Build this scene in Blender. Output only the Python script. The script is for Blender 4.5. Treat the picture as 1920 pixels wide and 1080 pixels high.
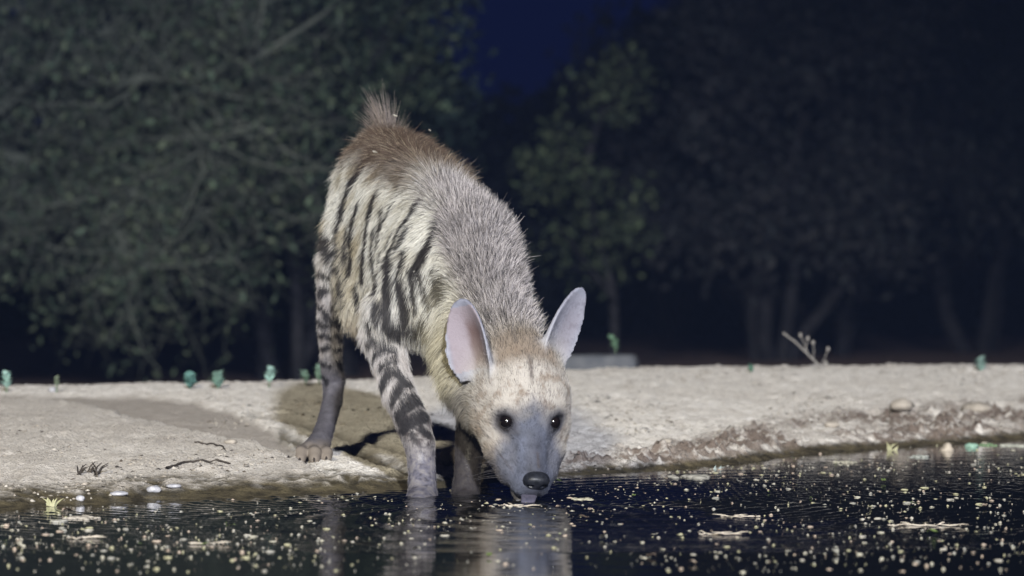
import bpy, math, random
import numpy as np
from mathutils import Vector, Matrix
from mathutils.bvhtree import BVHTree
from mathutils.kdtree import KDTree

for o in list(bpy.data.objects):
    bpy.data.objects.remove(o)
scene = bpy.context.scene
COL = scene.collection
random.seed(7)
RNG = np.random.default_rng(7)

# ------------------------------------------------------------------ camera
CAM_H = 0.46
FPX = 8000.0                      # focal length in pixels of a 1920 px wide frame
HORIZON = 470.0
cd = bpy.data.cameras.new('camera')
cam = bpy.data.objects.new('camera', cd)
COL.objects.link(cam)
cd.sensor_width = 36.0
cd.lens = FPX / 1920.0 * 36.0
cam.location = (0, 0, CAM_H)
cam.rotation_euler = (math.radians(90) - math.atan((540 - HORIZON) / FPX), 0, 0)
cd.clip_start = 0.1
cd.clip_end = 2000
cd.dof.use_dof = True
cd.dof.focus_distance = 8.0
cd.dof.aperture_fstop = 6.0
scene.camera = cam
scene.render.resolution_x = 1024
scene.render.resolution_y = 576

# ------------------------------------------------------------------ world: deep blue night sky
w = bpy.data.worlds.new('World')
scene.world = w
w.use_nodes = True
nt = w.node_tree
nt.nodes.clear()
sky = nt.nodes.new('ShaderNodeTexSky')
sky.sky_type = 'NISHITA'
sky.sun_disc = False
sky.sun_elevation = math.radians(35.0)      # the moon stands for the sun: the same blue scatter, far weaker
sky.sun_rotation = math.radians(165)
sky.ozone_density = 6.0
sky.air_density = 1.0
sky.dust_density = 0.0
sky.altitude = 1500
bg = nt.nodes.new('ShaderNodeBackground')
bg.inputs['Strength'].default_value = 0.0022
night = nt.nodes.new('ShaderNodeMix'); night.data_type = 'RGBA'; night.blend_type = 'MULTIPLY'
night.inputs[0].default_value = 1.0
night.inputs[7].default_value = (0.06, 0.12, 1.0, 1)
wo = nt.nodes.new('ShaderNodeOutputWorld')
nt.links.new(sky.outputs['Color'], night.inputs[6])
nt.links.new(night.outputs[2], bg.inputs['Color'])
nt.links.new(bg.outputs['Background'], wo.inputs['Surface'])

# ------------------------------------------------------------------ the two flood lamps that light the waterhole
def flood(name, loc, aim, power, color, size, cone):
    l = bpy.data.lights.new(name, 'SPOT')
    l.energy = power
    l.color = color
    l.shadow_soft_size = size
    l.spot_size = math.radians(cone)
    l.spot_blend = 0.6
    o = bpy.data.objects.new(name, l)
    o.location = loc
    o.rotation_euler = (Vector(aim) - Vector(loc)).to_track_quat('-Z', 'Y').to_euler()
    COL.objects.link(o)
    return o
flood('flood_lamp', (1.55, -8.0, 4.9), (0.25, 10.0, 0.3), 14000, (0.86, 0.90, 1.0), 0.22, 26)
flood('yellow_flood_lamp', (-2.4, -7.0, 5.4), (0.25, 10.0, 0.3), 7000, (1.0, 0.93, 0.72), 0.35, 26)

vs = scene.view_settings
vs.view_transform = 'Standard'
vs.look = 'None'
vs.exposure = 0.15
vs.gamma = 1.0

# ------------------------------------------------------------------ helpers
def W(px, py, Y):
    """a point seen at (px, py) in the photograph and Y metres in front of the camera"""
    return np.array([(px - 960.0) / FPX * Y, Y, CAM_H - (py - HORIZON) / FPX * Y])

def link(name, data, parent=None, mats=()):
    o = bpy.data.objects.new(name, data)
    COL.objects.link(o)
    if parent is not None:
        o.parent = parent
    for m in mats:
        data.materials.append(m)
    return o

def empty(name, loc=(0, 0, 0)):
    o = bpy.data.objects.new(name, None)
    o.empty_display_size = 0.1
    COL.objects.link(o)
    o.location = loc
    return o

def tag(o, label=None, cat=None, group=None, kind=None):
    if label: o['label'] = label
    if cat: o['category'] = cat
    if group: o['group'] = group
    if kind: o['kind'] = kind
    return o

def mesh_from(name, V, F, smooth=True):
    """V (n,3) array; F a list of tuples or an (m,3)/(m,4) array"""
    me = bpy.data.meshes.new(name)
    V = np.asarray(V, dtype=np.float32)
    if isinstance(F, np.ndarray):
        k = F.shape[1]
        me.vertices.add(len(V)); me.vertices.foreach_set('co', V.ravel())
        me.loops.add(F.size); me.loops.foreach_set('vertex_index', F.astype(np.int32).ravel())
        me.polygons.add(len(F))
        me.polygons.foreach_set('loop_start', np.arange(0, F.size, k, dtype=np.int32))
        me.polygons.foreach_set('loop_total', np.full(len(F), k, dtype=np.int32))
        me.update(calc_edges=True)
        me.validate()
    else:
        me.from_pydata([tuple(v) for v in V], [], F)
        me.update()
    if smooth:
        me.polygons.foreach_set('use_smooth', np.ones(len(me.polygons), dtype=bool))
    return me

def set_color(me, name, C):
    C = np.asarray(C, dtype=np.float32)
    if C.shape[1] == 3:
        C = np.hstack([C, np.ones((len(C), 1), np.float32)])
    a = me.attributes.new(name, 'FLOAT_COLOR', 'POINT')
    a.data.foreach_set('color', C.ravel())

def set_float(me, name, A):
    a = me.attributes.new(name, 'FLOAT', 'POINT')
    a.data.foreach_set('value', np.asarray(A, dtype=np.float32))

# vectorised gradient noise, 3 components
_perm = np.random.default_rng(3).permutation(256).astype(np.int32)
_perm = np.concatenate([_perm, _perm, _perm])
_grad = np.random.default_rng(4).normal(size=(256, 3)).astype(np.float32)
_grad /= np.linalg.norm(_grad, axis=1)[:, None]
def noise3(P):
    P = np.asarray(P, dtype=np.float32)
    I = np.floor(P).astype(np.int32)
    f = P - I
    u = f * f * f * (f * (f * 6 - 15) + 10)
    I &= 255
    out = 0
    for dx in (0, 1):
        for dy in (0, 1):
            for dz in (0, 1):
                h = _perm[_perm[_perm[(I[:, 0] + dx) & 255] + ((I[:, 1] + dy) & 255)] + ((I[:, 2] + dz) & 255)]
                g = _grad[h]
                d = g[:, 0] * (f[:, 0] - dx) + g[:, 1] * (f[:, 1] - dy) + g[:, 2] * (f[:, 2] - dz)
                wx = u[:, 0] if dx else 1 - u[:, 0]
                wy = u[:, 1] if dy else 1 - u[:, 1]
                wz = u[:, 2] if dz else 1 - u[:, 2]
                out = out + d * wx * wy * wz
    return out
def noise2(x, y, s=0.0):
    return noise3(np.stack([x, y, np.full_like(x, s)], 1))
def fbm2(x, y, octv=4, s=0.0, gain=0.5):
    a = 1.0; o = 0
    for i in range(octv):
        o = o + a * noise2(x, y, s + 7.3 * i)
        x = x * 2.03 + 11.1; y = y * 2.03 + 5.7; a *= gain
    return o
def sstep(a, b, x):
    t = np.clip((x - a) / (b - a), 0, 1)
    return t * t * (3 - 2 * t)

def seg_dist(px, py, pts):
    """distance of points to a 2-D polyline"""
    best = np.full(px.shape, 1e9, dtype=np.float32)
    for (ax, ay), (bx, by) in zip(pts[:-1], pts[1:]):
        vx, vy = bx - ax, by - ay
        t = np.clip(((px - ax) * vx + (py - ay) * vy) / (vx * vx + vy * vy + 1e-9), 0, 1)
        best = np.minimum(best, np.hypot(px - ax - t * vx, py - ay - t * vy))
    return best

def node_mat(name, rough=0.8, spec=0.3):
    m = bpy.data.materials.new(name)
    m.use_nodes = True
    n = m.node_tree.nodes
    b = n['Principled BSDF']
    b.inputs['Roughness'].default_value = rough
    b.inputs['Specular IOR Level'].default_value = spec
    return m, m.node_tree, b

def noisy_mat(name, c1, c2, scale=20.0, rough=0.8, spec=0.3, bump=0.0, bscale=60.0, bdist=0.002):
    """two tones mixed by noise, with fine relief"""
    m, t, b = node_mat(name, rough, spec)
    tc = t.nodes.new('ShaderNodeTexCoord')
    nz = t.nodes.new('ShaderNodeTexNoise')
    nz.inputs['Scale'].default_value = scale
    nz.inputs['Detail'].default_value = 4
    t.links.new(tc.outputs['Object'], nz.inputs['Vector'])
    r = t.nodes.new('ShaderNodeValToRGB')
    r.color_ramp.elements[0].position = 0.35; r.color_ramp.elements[0].color = (*c1, 1)
    r.color_ramp.elements[1].position = 0.65; r.color_ramp.elements[1].color = (*c2, 1)
    t.links.new(nz.outputs['Fac'], r.inputs['Fac'])
    t.links.new(r.outputs['Color'], b.inputs['Base Color'])
    if bump:
        n2 = t.nodes.new('ShaderNodeTexNoise')
        n2.inputs['Scale'].default_value = bscale
        n2.inputs['Detail'].default_value = 3
        t.links.new(tc.outputs['Object'], n2.inputs['Vector'])
        bp = t.nodes.new('ShaderNodeBump')
        bp.inputs['Strength'].default_value = bump
        bp.inputs['Distance'].default_value = bdist
        t.links.new(n2.outputs['Fac'], bp.inputs['Height'])
        t.links.new(bp.outputs['Normal'], b.inputs['Normal'])
    return m
# ------------------------------------------------------------------ ground: pond bed, sandy bank, plain behind
SHX = [-40, -6, -2.5, -.911, -.653, -.32, -.163, .043, .266, .446, .653, .925, 1.26, 2.5, 6, 40]
SHY = [3.0, 5.5, 6.9, 7.56, 7.86, 8.06, 8.20, 8.62, 8.86, 9.12, 9.62, 10.0, 10.45, 11.4, 12.5, 16]
CRX = [-40, -1.32, -.45, .36, 1.5, 40]
CRY = [11.0, 11.0, 11.3, 12.0, 12.5, 19]
CRZ = [.10, .098, .104, .120, .117, .12]

def base_height(x, y):
    ys = np.interp(x, SHX, SHY) + 0.035 * noise2(x * 3.1, y * 0 + 0.3, 1.7) + 0.015 * noise2(x * 11.0, y * 0 + 2.3, 1.7)
    yc = np.interp(x, CRX, CRY)
    zc = np.interp(x, CRX, CRZ)
    d = y - ys
    L = np.maximum(yc - ys, 0.8)
    t = np.clip(d / L, 0, 1)
    up = 0.016 * sstep(0, 0.16, d) + (zc - 0.016) * (t ** 1.05)
    beyond = np.clip(d - L, 0, None)
    drop = -0.34 * sstep(0.05, 6.0, beyond) - 0.25 * sstep(6, 30, beyond)
    under = -0.20 * sstep(0, 1.0, -d) - 0.06 * np.clip(-d, 0, 1) - 0.25 * sstep(1, 5, -d)
    h = np.where(d > 0, up + drop, under)
    # the near side of the pond, behind and beside the camera
    near = sstep(-1.5, -4.5, y)
    h = h * (1 - near) + near * 0.25
    return h, d

def topx(x, y, z):
    return 960 + x / y * FPX, HORIZON + (CAM_H - z) / y * FPX

def axis(pieces):
    out = [pieces[0][0]]
    for a, b, s in pieces:
        n = max(1, int(round((b - a) / s)))
        out.extend(list(a + (b - a) * (np.arange(n) + 1) / n))
    return np.array(out)
GX = axis([(-700, -100, 60), (-100, -20, 8), (-20, -4, 1.0), (-4, -1.5, .06), (-1.5, 1.75, .0062), (1.75, 4, .06), (4, 20, 1.0), (20, 100, 8), (100, 700, 60)])
GY = axis([(-60, -8, 6), (-8, 6.8, .4), (6.8, 7.4, .02), (7.4, 9.4, .0075), (9.4, 12.9, .012), (12.9, 15, .06), (15, 40, .5), (40, 100, 6), (100, 900, 60)])
XX, YY = np.meshgrid(GX, GY)
gx, gy = XX.ravel().astype(np.float32), YY.ravel().astype(np.float32)
gz, gd = base_height(gx, gy)
near = (gy > 6.9) & (gy < 13.2) & (np.abs(gx) < 1.9)
ix = np.where(near)[0]
nx, ny, nz_, nd = gx[ix], gy[ix], gz[ix], gd[ix]
PX, PY = topx(nx, ny, nz_)
# regions of the bank
wob = 10 * noise2(nx * 6, ny * 2.2, 3.0) + 5 * noise2(nx * 19, ny * 7, 9.0)
def above(poly, soft=4.0):
    """1 above (higher in the picture than) the line, 0 below"""
    xs = [p[0] for p in poly]; ys = [p[1] for p in poly]
    yl = np.interp(PX, xs, ys)
    return sstep(-soft, soft, yl - PY + wob * .45)
lobe = (1 - above([(-200, 735), (0, 752), (130, 762), (250, 790), (340, 815), (470, 838), (540, 862), (600, 885), (640, 960), (2200, 1400)]))
swale_up = 1 - above([(-200, 733), (0, 738), (150, 739), (280, 743), (360, 752), (440, 772), (500, 800), (545, 830), (580, 870), (640, 960), (2200, 1400)], 3)
swale = np.clip(swale_up - lobe, 0, 1)
leg_shade1 = np.exp(-(seg_dist(PX, PY, [(470, 775), (540, 790), (640, 815), (720, 835), (790, 858)]) / 5.5) ** 2)  # cast shadows of the legs, painted as dark sunken strokes
leg_shade2 = np.exp(-(seg_dist(PX, PY, [(530, 812), (560, 828), (575, 846)]) / 11) ** 2)
leg_shade3 = np.exp(-(seg_dist(PX, PY, [(660, 842), (720, 862), (770, 882)]) / 9) ** 2)
moist = (1 - above([(-200, 1100), (1030, 905), (1070, 852), (1200, 832), (1330, 816), (1450, 792), (1560, 775), (1640, 768), (1750, 760), (1920, 748), (2200, 735)], 16))
moist *= sstep(-.25, .5, fbm2(nx * 5, ny * 2.2, 3, 4.0) + 0.32)
h1 = fbm2(nx * 9, ny * 5, 4, 1.0)
h2 = fbm2(nx * 38, ny * 26, 3, 2.0)
h3 = noise2(nx * 90, ny * 70, 5.0)
land = sstep(-.02, .12, nd)
rough = 1.0 - 0.75 * swale
rough += 1.6 * moist
ridge = np.clip(h2, 0, 1) ** 1.5
clod = np.clip(noise2(nx * 55, ny * 30, 8.8) - .22, 0, 1)
dz = 0.010 * h1 + 0.0048 * h2 * rough + 0.0034 * h3 * rough + 0.012 * ridge * rough * (0.35 + moist) + .012 * clod * rough
dz += 0.016 * lobe * sstep(0.25, 0.9, nd) - 0.010 * swale - 0.012 * leg_shade1 - 0.012 * leg_shade2 - 0.018 * leg_shade3
# rim of crumbs along the lobe's edge
dz += 0.010 * np.exp(-((lobe - .5) / .28) ** 2) * (0.6 + h2)
# small hollows under the dry edge at the right
for hx, hy, rx, ry in ((1636, 775, 17, 6), (1768, 769, 26, 4), (1712, 771, 9, 4), (1880, 760, 14, 4), (1500, 800, 10, 4)):
    dz -= 0.035 * np.exp(-((PX - hx) / rx) ** 2 - ((PY - hy) / ry) ** 2)
# old tracks: shallow prints trodden into the bank
rngp = np.random.default_rng(31)
for i in range(90):
    tx = -1.25 + 2.9 * rngp.random(); ty = float(np.interp(tx, SHX, SHY)) + .12 + 2.2 * rngp.random() ** 1.6
    rx_, ry_ = .010 + .012 * rngp.random(), .022 + .03 * rngp.random()
    q_ = ((nx - tx) / rx_) ** 2 + ((ny - ty) / ry_) ** 2
    dz += np.where(q_ < 9, -.009 * np.exp(-q_) + .004 * np.exp(-(q_ - 2.2) ** 2 / 1.2), 0)
nz2 = nz_ + dz * (0.12 + 0.88 * land)
gz[ix] = nz2
n = len(GX)
r, c = np.meshgrid(np.arange(len(GY) - 1), np.arange(n - 1), indexing='ij')
q = (r * n + c).ravel()
F = np.stack([q, q + 1, q + n + 1, q + n], 1)
me = mesh_from('ground', np.stack([gx, gy, gz], 1), F)
wet = np.zeros(len(gx), np.float32)
wn = 0.014 * noise2(nx * 4.5, ny * 3, 6.0) + 0.007 * noise2(nx * 17, ny * 9, 6.5)
wk_ = np.interp(nx, [-.2, .15], [1.0, .55])
wetn = 1 - sstep(0.012 * wk_, 0.030 * wk_, nz2 - dz * .25 + wn * wk_ + .010 * h2)
wet[ix] = np.clip(np.maximum(wetn, np.maximum(.9 * leg_shade2, np.maximum(.55 * leg_shade1, .95 * leg_shade3))), 0, 1)  # wet shore band, with the painted leg shadows laid over it
damp_dark = np.zeros(len(gx), np.float32); damp_dark[ix] = np.clip(swale * .85 + lobe * (.66 + .35 * h1) + .15 * swale, 0, 1)  # damp swale, plus the lobe's sand set darker
mo = np.zeros(len(gx), np.float32); mo[ix] = np.clip(moist, 0, 1)
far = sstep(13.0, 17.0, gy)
set_float(me, 'wet', wet); set_float(me, 'damp_dark', damp_dark); set_float(me, 'moist', mo); set_float(me, 'far', far)

m, t, b = node_mat('sand', 0.95, 0.15)
N, L_ = t.nodes, t.links
def attr(nm):
    a = N.new('ShaderNodeAttribute'); a.attribute_name = nm
    return a.outputs['Fac']
def tex(kind, scale, detail=4):
    tx = N.new('ShaderNodeTexNoise' if kind == 'n' else 'ShaderNodeTexVoronoi')
    tx.inputs['Scale'].default_value = scale
    if kind == 'n': tx.inputs['Detail'].default_value = detail
    L_.new(tcn.outputs['Object'], tx.inputs['Vector'])
    return tx
tcn = N.new('ShaderNodeTexCoord')
def mix(fac, a, c_, mode='MIX'):
    x = N.new('ShaderNodeMix'); x.data_type = 'RGBA'; x.blend_type = mode
    for sock, val in ((0, fac), (6, a), (7, c_)):
        if isinstance(val, (int, float)): x.inputs[sock].default_value = val
        elif isinstance(val, tuple): x.inputs[sock].default_value = (*val, 1)
        else: L_.new(val, x.inputs[sock])
    return x.outputs[2]
def ramp(src, p0, p1):
    rr = N.new('ShaderNodeMapRange'); rr.inputs[1].default_value = p0; rr.inputs[2].default_value = p1
    L_.new(src, rr.inputs[0]); return rr.outputs[0]
big = tex('n', 2.2).outputs['Fac']
fine = tex('n', 130, 3).outputs['Fac']
mid = tex('n', 24, 5).outputs['Fac']
col = mix(ramp(big, .35, .65), (.70, .655, .60), (.78, .74, .69))
col = mix(ramp(mid, .45, .75), col, (.53, .485, .435))
col = mix(ramp(fine, .58, .72), col, (.30, .26, .22))
col = mix(attr('damp_dark'), col, mix(ramp(mid, .3, .7), (.33, .295, .26), (.40, .36, .32)))
mfac = N.new('ShaderNodeMath'); mfac.operation = 'MULTIPLY'
L_.new(attr('moist'), mfac.inputs[0]); L_.new(ramp(mid, .30, .50), mfac.inputs[1])
col = mix(mfac.outputs[0], col, (.20, .158, .13))
col = mix(attr('wet'), col, mix(ramp(mid, .38, .62), (.040, .034, .022), (.115, .095, .056)))  # wet shore band and the painted leg shadows share this dark colour
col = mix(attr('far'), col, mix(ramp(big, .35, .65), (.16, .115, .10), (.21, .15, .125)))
L_.new(col, b.inputs['Base Color'])
rr = N.new('ShaderNodeMapRange'); rr.inputs[3].default_value = 1.0; rr.inputs[4].default_value = .35
L_.new(attr('wet'), rr.inputs[0]); L_.new(rr.outputs[0], b.inputs['Roughness'])  # roughness of the wet shore band, also over the painted leg shadows
b.inputs['Diffuse Roughness'].default_value = 1.0
bp = N.new('ShaderNodeBump'); bp.inputs['Strength'].default_value = 1.0; bp.inputs['Distance'].default_value = .010
L_.new(tex('n', 210, 3).outputs['Fac'], bp.inputs['Height'])
L_.new(bp.outputs['Normal'], b.inputs['Normal'])
ground = tag(link('ground', me, None, [m]), kind='structure')
_order = np.argsort(0)
GZ2 = gz.reshape(len(GY), len(GX))
def ground_z(x, y):
    i = int(np.clip(np.searchsorted(GX, x) - 1, 0, len(GX) - 2)); j = int(np.clip(np.searchsorted(GY, y) - 1, 0, len(GY) - 2))
    a = (x - GX[i]) / (GX[i + 1] - GX[i]); c_ = (y - GY[j]) / (GY[j + 1] - GY[j])
    return float((GZ2[j, i] * (1 - a) + GZ2[j, i + 1] * a) * (1 - c_) + (GZ2[j + 1, i] * (1 - a) + GZ2[j + 1, i + 1] * a) * c_)
def on_ground(px, py):
    """the spot of the bank that is seen at a pixel"""
    for Y in np.arange(7.0, 13.0, .01):
        p = W(px, py, Y)
        if ground_z(p[0], Y) >= p[2]:
            return p[0], Y, ground_z(p[0], Y)
    return p[0], Y, ground_z(p[0], Y)

# ------------------------------------------------------------------ water
m, t, b = node_mat('pond_water', 0.03, 0.5)
b.inputs['Base Color'].default_value = (.006, .0065, .006, 1)
b.inputs['IOR'].default_value = 1.33
N, L_ = t.nodes, t.links
tcn = N.new('ShaderNodeTexCoord')
mp = N.new('ShaderNodeMapping'); mp.inputs['Scale'].default_value = (1.0, 1.7, 1)
L_.new(tcn.outputs['Object'], mp.inputs['Vector'])
n1 = N.new('ShaderNodeTexNoise'); n1.inputs['Scale'].default_value = 9; n1.inputs['Detail'].default_value = 2
n2 = N.new('ShaderNodeTexNoise'); n2.inputs['Scale'].default_value = 45; n2.inputs['Detail'].default_value = 2
L_.new(mp.outputs[0], n1.inputs['Vector']); L_.new(mp.outputs[0], n2.inputs['Vector'])
ad = N.new('ShaderNodeMath'); ad.operation = 'MULTIPLY_ADD'; ad.inputs[1].default_value = .18
L_.new(n2.outputs['Fac'], ad.inputs[0]); L_.new(n1.outputs['Fac'], ad.inputs[2])
bp = N.new('ShaderNodeBump'); bp.inputs['Strength'].default_value = 1.0; bp.inputs['Distance'].default_value = .0008
L_.new(ad.outputs[0], bp.inputs['Height']); L_.new(bp.outputs['Normal'], b.inputs['Normal'])
# surface with the ripple rings that the lapping tongue and the legs send out
wx = axis([(-60, -4, 8), (-4, -1.4, .2), (-1.4, 1.6, .0125), (1.6, 4, .2), (4, 60, 8)])
wy = axis([(-5, 5.0, .5), (5.0, 6.5, .05), (6.5, 9.4, .0085), (9.4, 11.6, .05), (11.6, 20, .3)])
XX, YY = np.meshgrid(wx, wy)
x, y = XX.ravel(), YY.ravel()
z = np.zeros_like(x)
for (cx, cy, lam, amp, rng) in ((.035, 7.72, .036, .0018, .65), (-.17, 8.02, .045, .0014, .5), (-.08, 8.06, .05, .0006, .45), (-.36, 8.1, .06, .0004, .4)):
    rr_ = np.hypot(x - cx, y - cy)
    z += amp * np.sin(rr_ * 2 * math.pi / lam) * np.exp(-rr_ / rng) * sstep(0, .05, rr_)
n = len(wx)
r, c = np.meshgrid(np.arange(len(wy) - 1), np.arange(n - 1), indexing='ij')
q = (r * n + c).ravel()
WQ = np.stack([q, q + 1, q + n + 1, q + n], 1)
WQ = WQ[y[WQ].min(1) < np.interp(x[WQ].mean(1), SHX, SHY) + .5]          # the pond ends under the bank
me = mesh_from('pond_water', np.stack([x, y, z], 1), WQ)
tag(link('pond_water', me, None, [m]), kind='structure')
# ------------------------------------------------------------------ the hyena: one continuous skin grown from a distance field
HY = empty('striped_hyena', (-.2, 8.35, 0.0))
tag(HY, 'striped hyena drinking at the water edge, front paws in the pond, ears raised', 'hyena')
HOFF = np.array(HY.location)

# head frame: origin between the eyes
PITCH, YAW, ROLL = math.radians(50), math.radians(10), math.radians(2)
hf = np.array([math.sin(YAW) * math.cos(PITCH), -math.cos(YAW) * math.cos(PITCH), -math.sin(PITCH)])
hr = np.array([math.cos(YAW), math.sin(YAW), 0.0])
hu = np.cross(hr, hf); hu /= np.linalg.norm(hu)
hr2 = hr * math.cos(ROLL) + hu * math.sin(ROLL); hu = np.cross(hr2, hf); hr = hr2
if hu[2] < 0: hu = -hu
HO = W(990, 799, 7.86)
def H(a, b_, c_):
    return HO + hf * a + hr * b_ + hu * c_

prims = []   # (a, ra, b, rb, k, part, flow, hair length, lift, chain)
NCH = [0]
def chain(pts, k=.03, default='torso'):
    """pts: (point, radius[, part, flow, hair length, lift]) ; the extras describe the segment that starts there"""
    NCH[0] += 1
    cur = (default, None, .03, .35)
    for p, q in zip(pts[:-1], pts[1:]):
        if len(p) > 2: cur = p[2:]
        a, b_ = np.asarray(p[0], float), np.asarray(q[0], float)
        fl = (b_ - a) if cur[1] is None else np.asarray(cur[1], float)
        fl = fl / (np.linalg.norm(fl) + 1e-9)
        prims.append((a, p[1], b_, q[1], k, cur[0], fl, cur[2], cur[3], NCH[0]))
BACK = W(725, 350, 8.75) - W(860, 500, 8.2); BACK /= np.linalg.norm(BACK)
DN = np.array([0, 0, -1.0])
fl_body = BACK * .35 + DN * .9
# torso, front to rear
chain([(W(862, 482, 8.16), .092, 'torso', fl_body, .017, .18), (W(840, 458, 8.28), .097), (W(806, 424, 8.45), .106), (W(772, 388, 8.60), .108),
       (W(745, 358, 8.72), .106, 'rump', BACK * .4 + DN * .9, .026, .3), (W(727, 348, 8.80), .098), (W(720, 352, 8.88), .078)], .06)
chain([(W(840, 575, 8.13), .088, 'torso', fl_body, .017, .18), (W(805, 545, 8.30), .100), (W(770, 520, 8.48), .100, 'belly', fl_body, .017, .18),
       (W(728, 480, 8.64), .088), (W(712, 430, 8.74), .070)], .07)
chain([(W(715, 440, 8.70), .07, 'belly', DN, .03, .3), (W(690, 520, 8.62), .055), (W(684, 575, 8.52), .036)], .05)
# shoulder blades and upper arms
chain([(W(812, 425, 8.20), .045, 'torso', DN * .9 + BACK * .3, .017, .18), (W(775, 530, 8.13), .066), (W(738, 585, 8.14), .054, 'foreleg', DN, .022, .3), (W(722, 622, 8.16), .040)], .05)
chain([(W(885, 440, 8.24), .042, 'torso', DN * .9 + BACK * .3, .017, .18), (W(912, 565, 8.20), .058), (W(902, 690, 8.26), .042, 'foreleg', DN, .022, .3), (W(898, 720, 8.26), .040)], .05)
# right foreleg (splayed, in the water)
chain([(W(722, 618, 8.16), .040, 'foreleg', None, .013, .25), (W(731, 680, 8.13), .0325), (W(748, 740, 8.10), .030, 'foreleg', None, .009, .25), (W(775, 795, 8.07), .0315),
       (W(786, 830, 8.06), .0285, 'foreleg', None, .005, .2), (W(791, 875, 8.05), .0255), (W(792, 930, 8.02), .0285, 'forepaw', None, .004, .2), (W(788, 960, 7.97), .036)], .02)
# left foreleg
chain([(W(898, 710, 8.26), .040, 'foreleg', None, .012, .25), (W(890, 770, 8.18), .031), (W(882, 830, 8.12), .028, 'foreleg', None, .006, .2), (W(877, 880, 8.10), .0245),
       (W(872, 940, 8.07), .028, 'forepaw', None, .004, .2), (W(870, 965, 8.02), .036)], .02)
# right hind leg
chain([(W(706, 368, 8.80), .076, 'thigh', DN, .024, .3), (W(668, 430, 8.72), .061), (W(636, 490, 8.67), .040, 'hindleg', None, .013, .3), (W(624, 545, 8.70), .029),
       (W(619, 610, 8.76), .0245, 'hindleg', None, .010, .25), (W(621, 680, 8.85), .0205), (W(626, 715, 8.88), .022, 'hindleg', None, .006, .2), (W(624, 750, 8.86), .0205),
       (W(610, 800, 8.79), .0195), (W(600, 828, 8.74), .0225, 'hindpaw', None, .005, .2), (W(585, 848, 8.70), .026)], .025)
# left hind leg
chain([(W(765, 365, 8.82), .080, 'thigh', DN, .024, .3), (W(835, 480, 8.70), .045, 'hindleg', None, .013, .3), (W(880, 600, 8.76), .0265),
       (W(896, 700, 8.88), .021, 'hindleg', None, .007, .2), (W(893, 780, 8.82), .020), (W(890, 828, 8.74), .0225, 'hindpaw', None, .005, .2), (W(882, 848, 8.70), .026)], .025)
# toes
def toes(c, s, lead, part):
    for i, (ox, oy, rr_) in enumerate(((-.036, .014, .0120), (-.0135, -.002, .0135), (.0135, -.002, .0135), (.036, .014, .0120))):
        chain([(c + np.array([ox * s * .7, oy + .025, .014]), rr_ * .9, part, (0, -1, -.4), .004, .15), (c + np.array([ox * s, oy - lead * .3, .008]), rr_ * 1.05), (c + np.array([ox * s * 1.02, oy - lead, -.003]), rr_ * .88)], .003)
toes(W(577, 857, 8.665), 1.05, .024, 'hindpaw')
toes(W(872, 862, 8.665), 1.05, .024, 'hindpaw')
# neck: crest line and throat
HB = H(-.150, 0, -.030)
NKF = W(862, 478, 8.2) - HB
chain([(W(876, 475, 8.18), .076, 'neck', NKF, .028, .35), (W(904, 548, 8.10), .073), (W(936, 628, 8.03), .064), (HB, .058, 'neck', NKF, .02, .35), (H(-.12, 0, -.01), .056)], .05)
chain([(W(862, 570, 8.12), .075, 'throat', DN * .9 + BACK * .4, .020, .25), (W(884, 650, 8.05), .066), (W(893, 715, 8.00), .058, 'throat', DN * .9 + BACK * .4, .014, .3), (W(918, 775, 7.95), .045)], .04)
# skull, cheeks, muzzle, jaw
chain([(H(-.145, 0, .000), .060, 'head', -hf, .008, .2), (H(-.085, 0, .010), .068), (H(-.035, 0, .008), .060), (H(-.005, 0, -.002), .050, 'muzzle', -hf, .005, .25), (H(.055, 0, -.010), .0300), (H(.108, 0, -.024), .024)], .03)
for s in (-1, 1):
    chain([(H(-.125, s * .028, -.006), .052, 'head', -hf, .008, .2), (H(-.070, s * .037, -.002), .050), (H(-.030, s * .044, -.014), .036)], .03)
    chain([(H(-.100, s * .046, -.036), .042, 'cheek', -hf - hu * .3, .009, .2), (H(-.045, s * .049, -.042), .042), (H(.015, s * .042, -.050), .034), (H(.055, s * .028, -.054), .028)], .025)
    chain([(H(-.036, s * .044, .022), .024, 'brow', -hf, .004, .2), (H(-.012, s * .034, .026), .017), (H(.012, s * .020, .016), .014)], .02)
    chain([(H(.025, s * .024, -.044), .034, 'muzzle', -hf, .0045, .25), (H(.070, s * .0215, -.046), .0285), (H(.103, s * .0165, -.043), .0195)], .02)
chain([(H(-.06, 0, -.075), .048, 'jaw', -hf, .006, .25), (H(.03, 0, -.082), .032), (H(.078, 0, -.087), .026, 'jaw', -hf, .002, .15), (H(.108, 0, -.086), .019)], .010)
# tail: short, low behind the rump
chain([(W(712, 300, 8.90), .035, 'tail', DN, .06, .5), (W(706, 400, 9.0), .028), (W(704, 480, 9.0), .020)], .03)

EARS = []
def ear(base, tip, nrm, wid, cup, part):
    base = np.asarray(base, float); tip = np.asarray(tip, float)
    e = tip - base; L = np.linalg.norm(e); e /= L
    nn = np.asarray(nrm, float); nn = nn - e * nn.dot(e); nn /= np.linalg.norm(nn)
    wv = np.cross(nn, e)
    EARS.append((base, e, nn, wv, L, wid, cup, part))
earL_b, earL_t = W(905, 690, 7.915), W(866, 559, 7.90)
earR_b, earR_t = W(1026, 668, 7.955), W(1089, 539, 7.98)
ear(earL_b, earL_t, (-.58, -.80, .10), .047, 17.0, 'ear')
ear(earR_b, earR_t, (.74, -.66, .12), .037, 12.0, 'ear')

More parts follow.
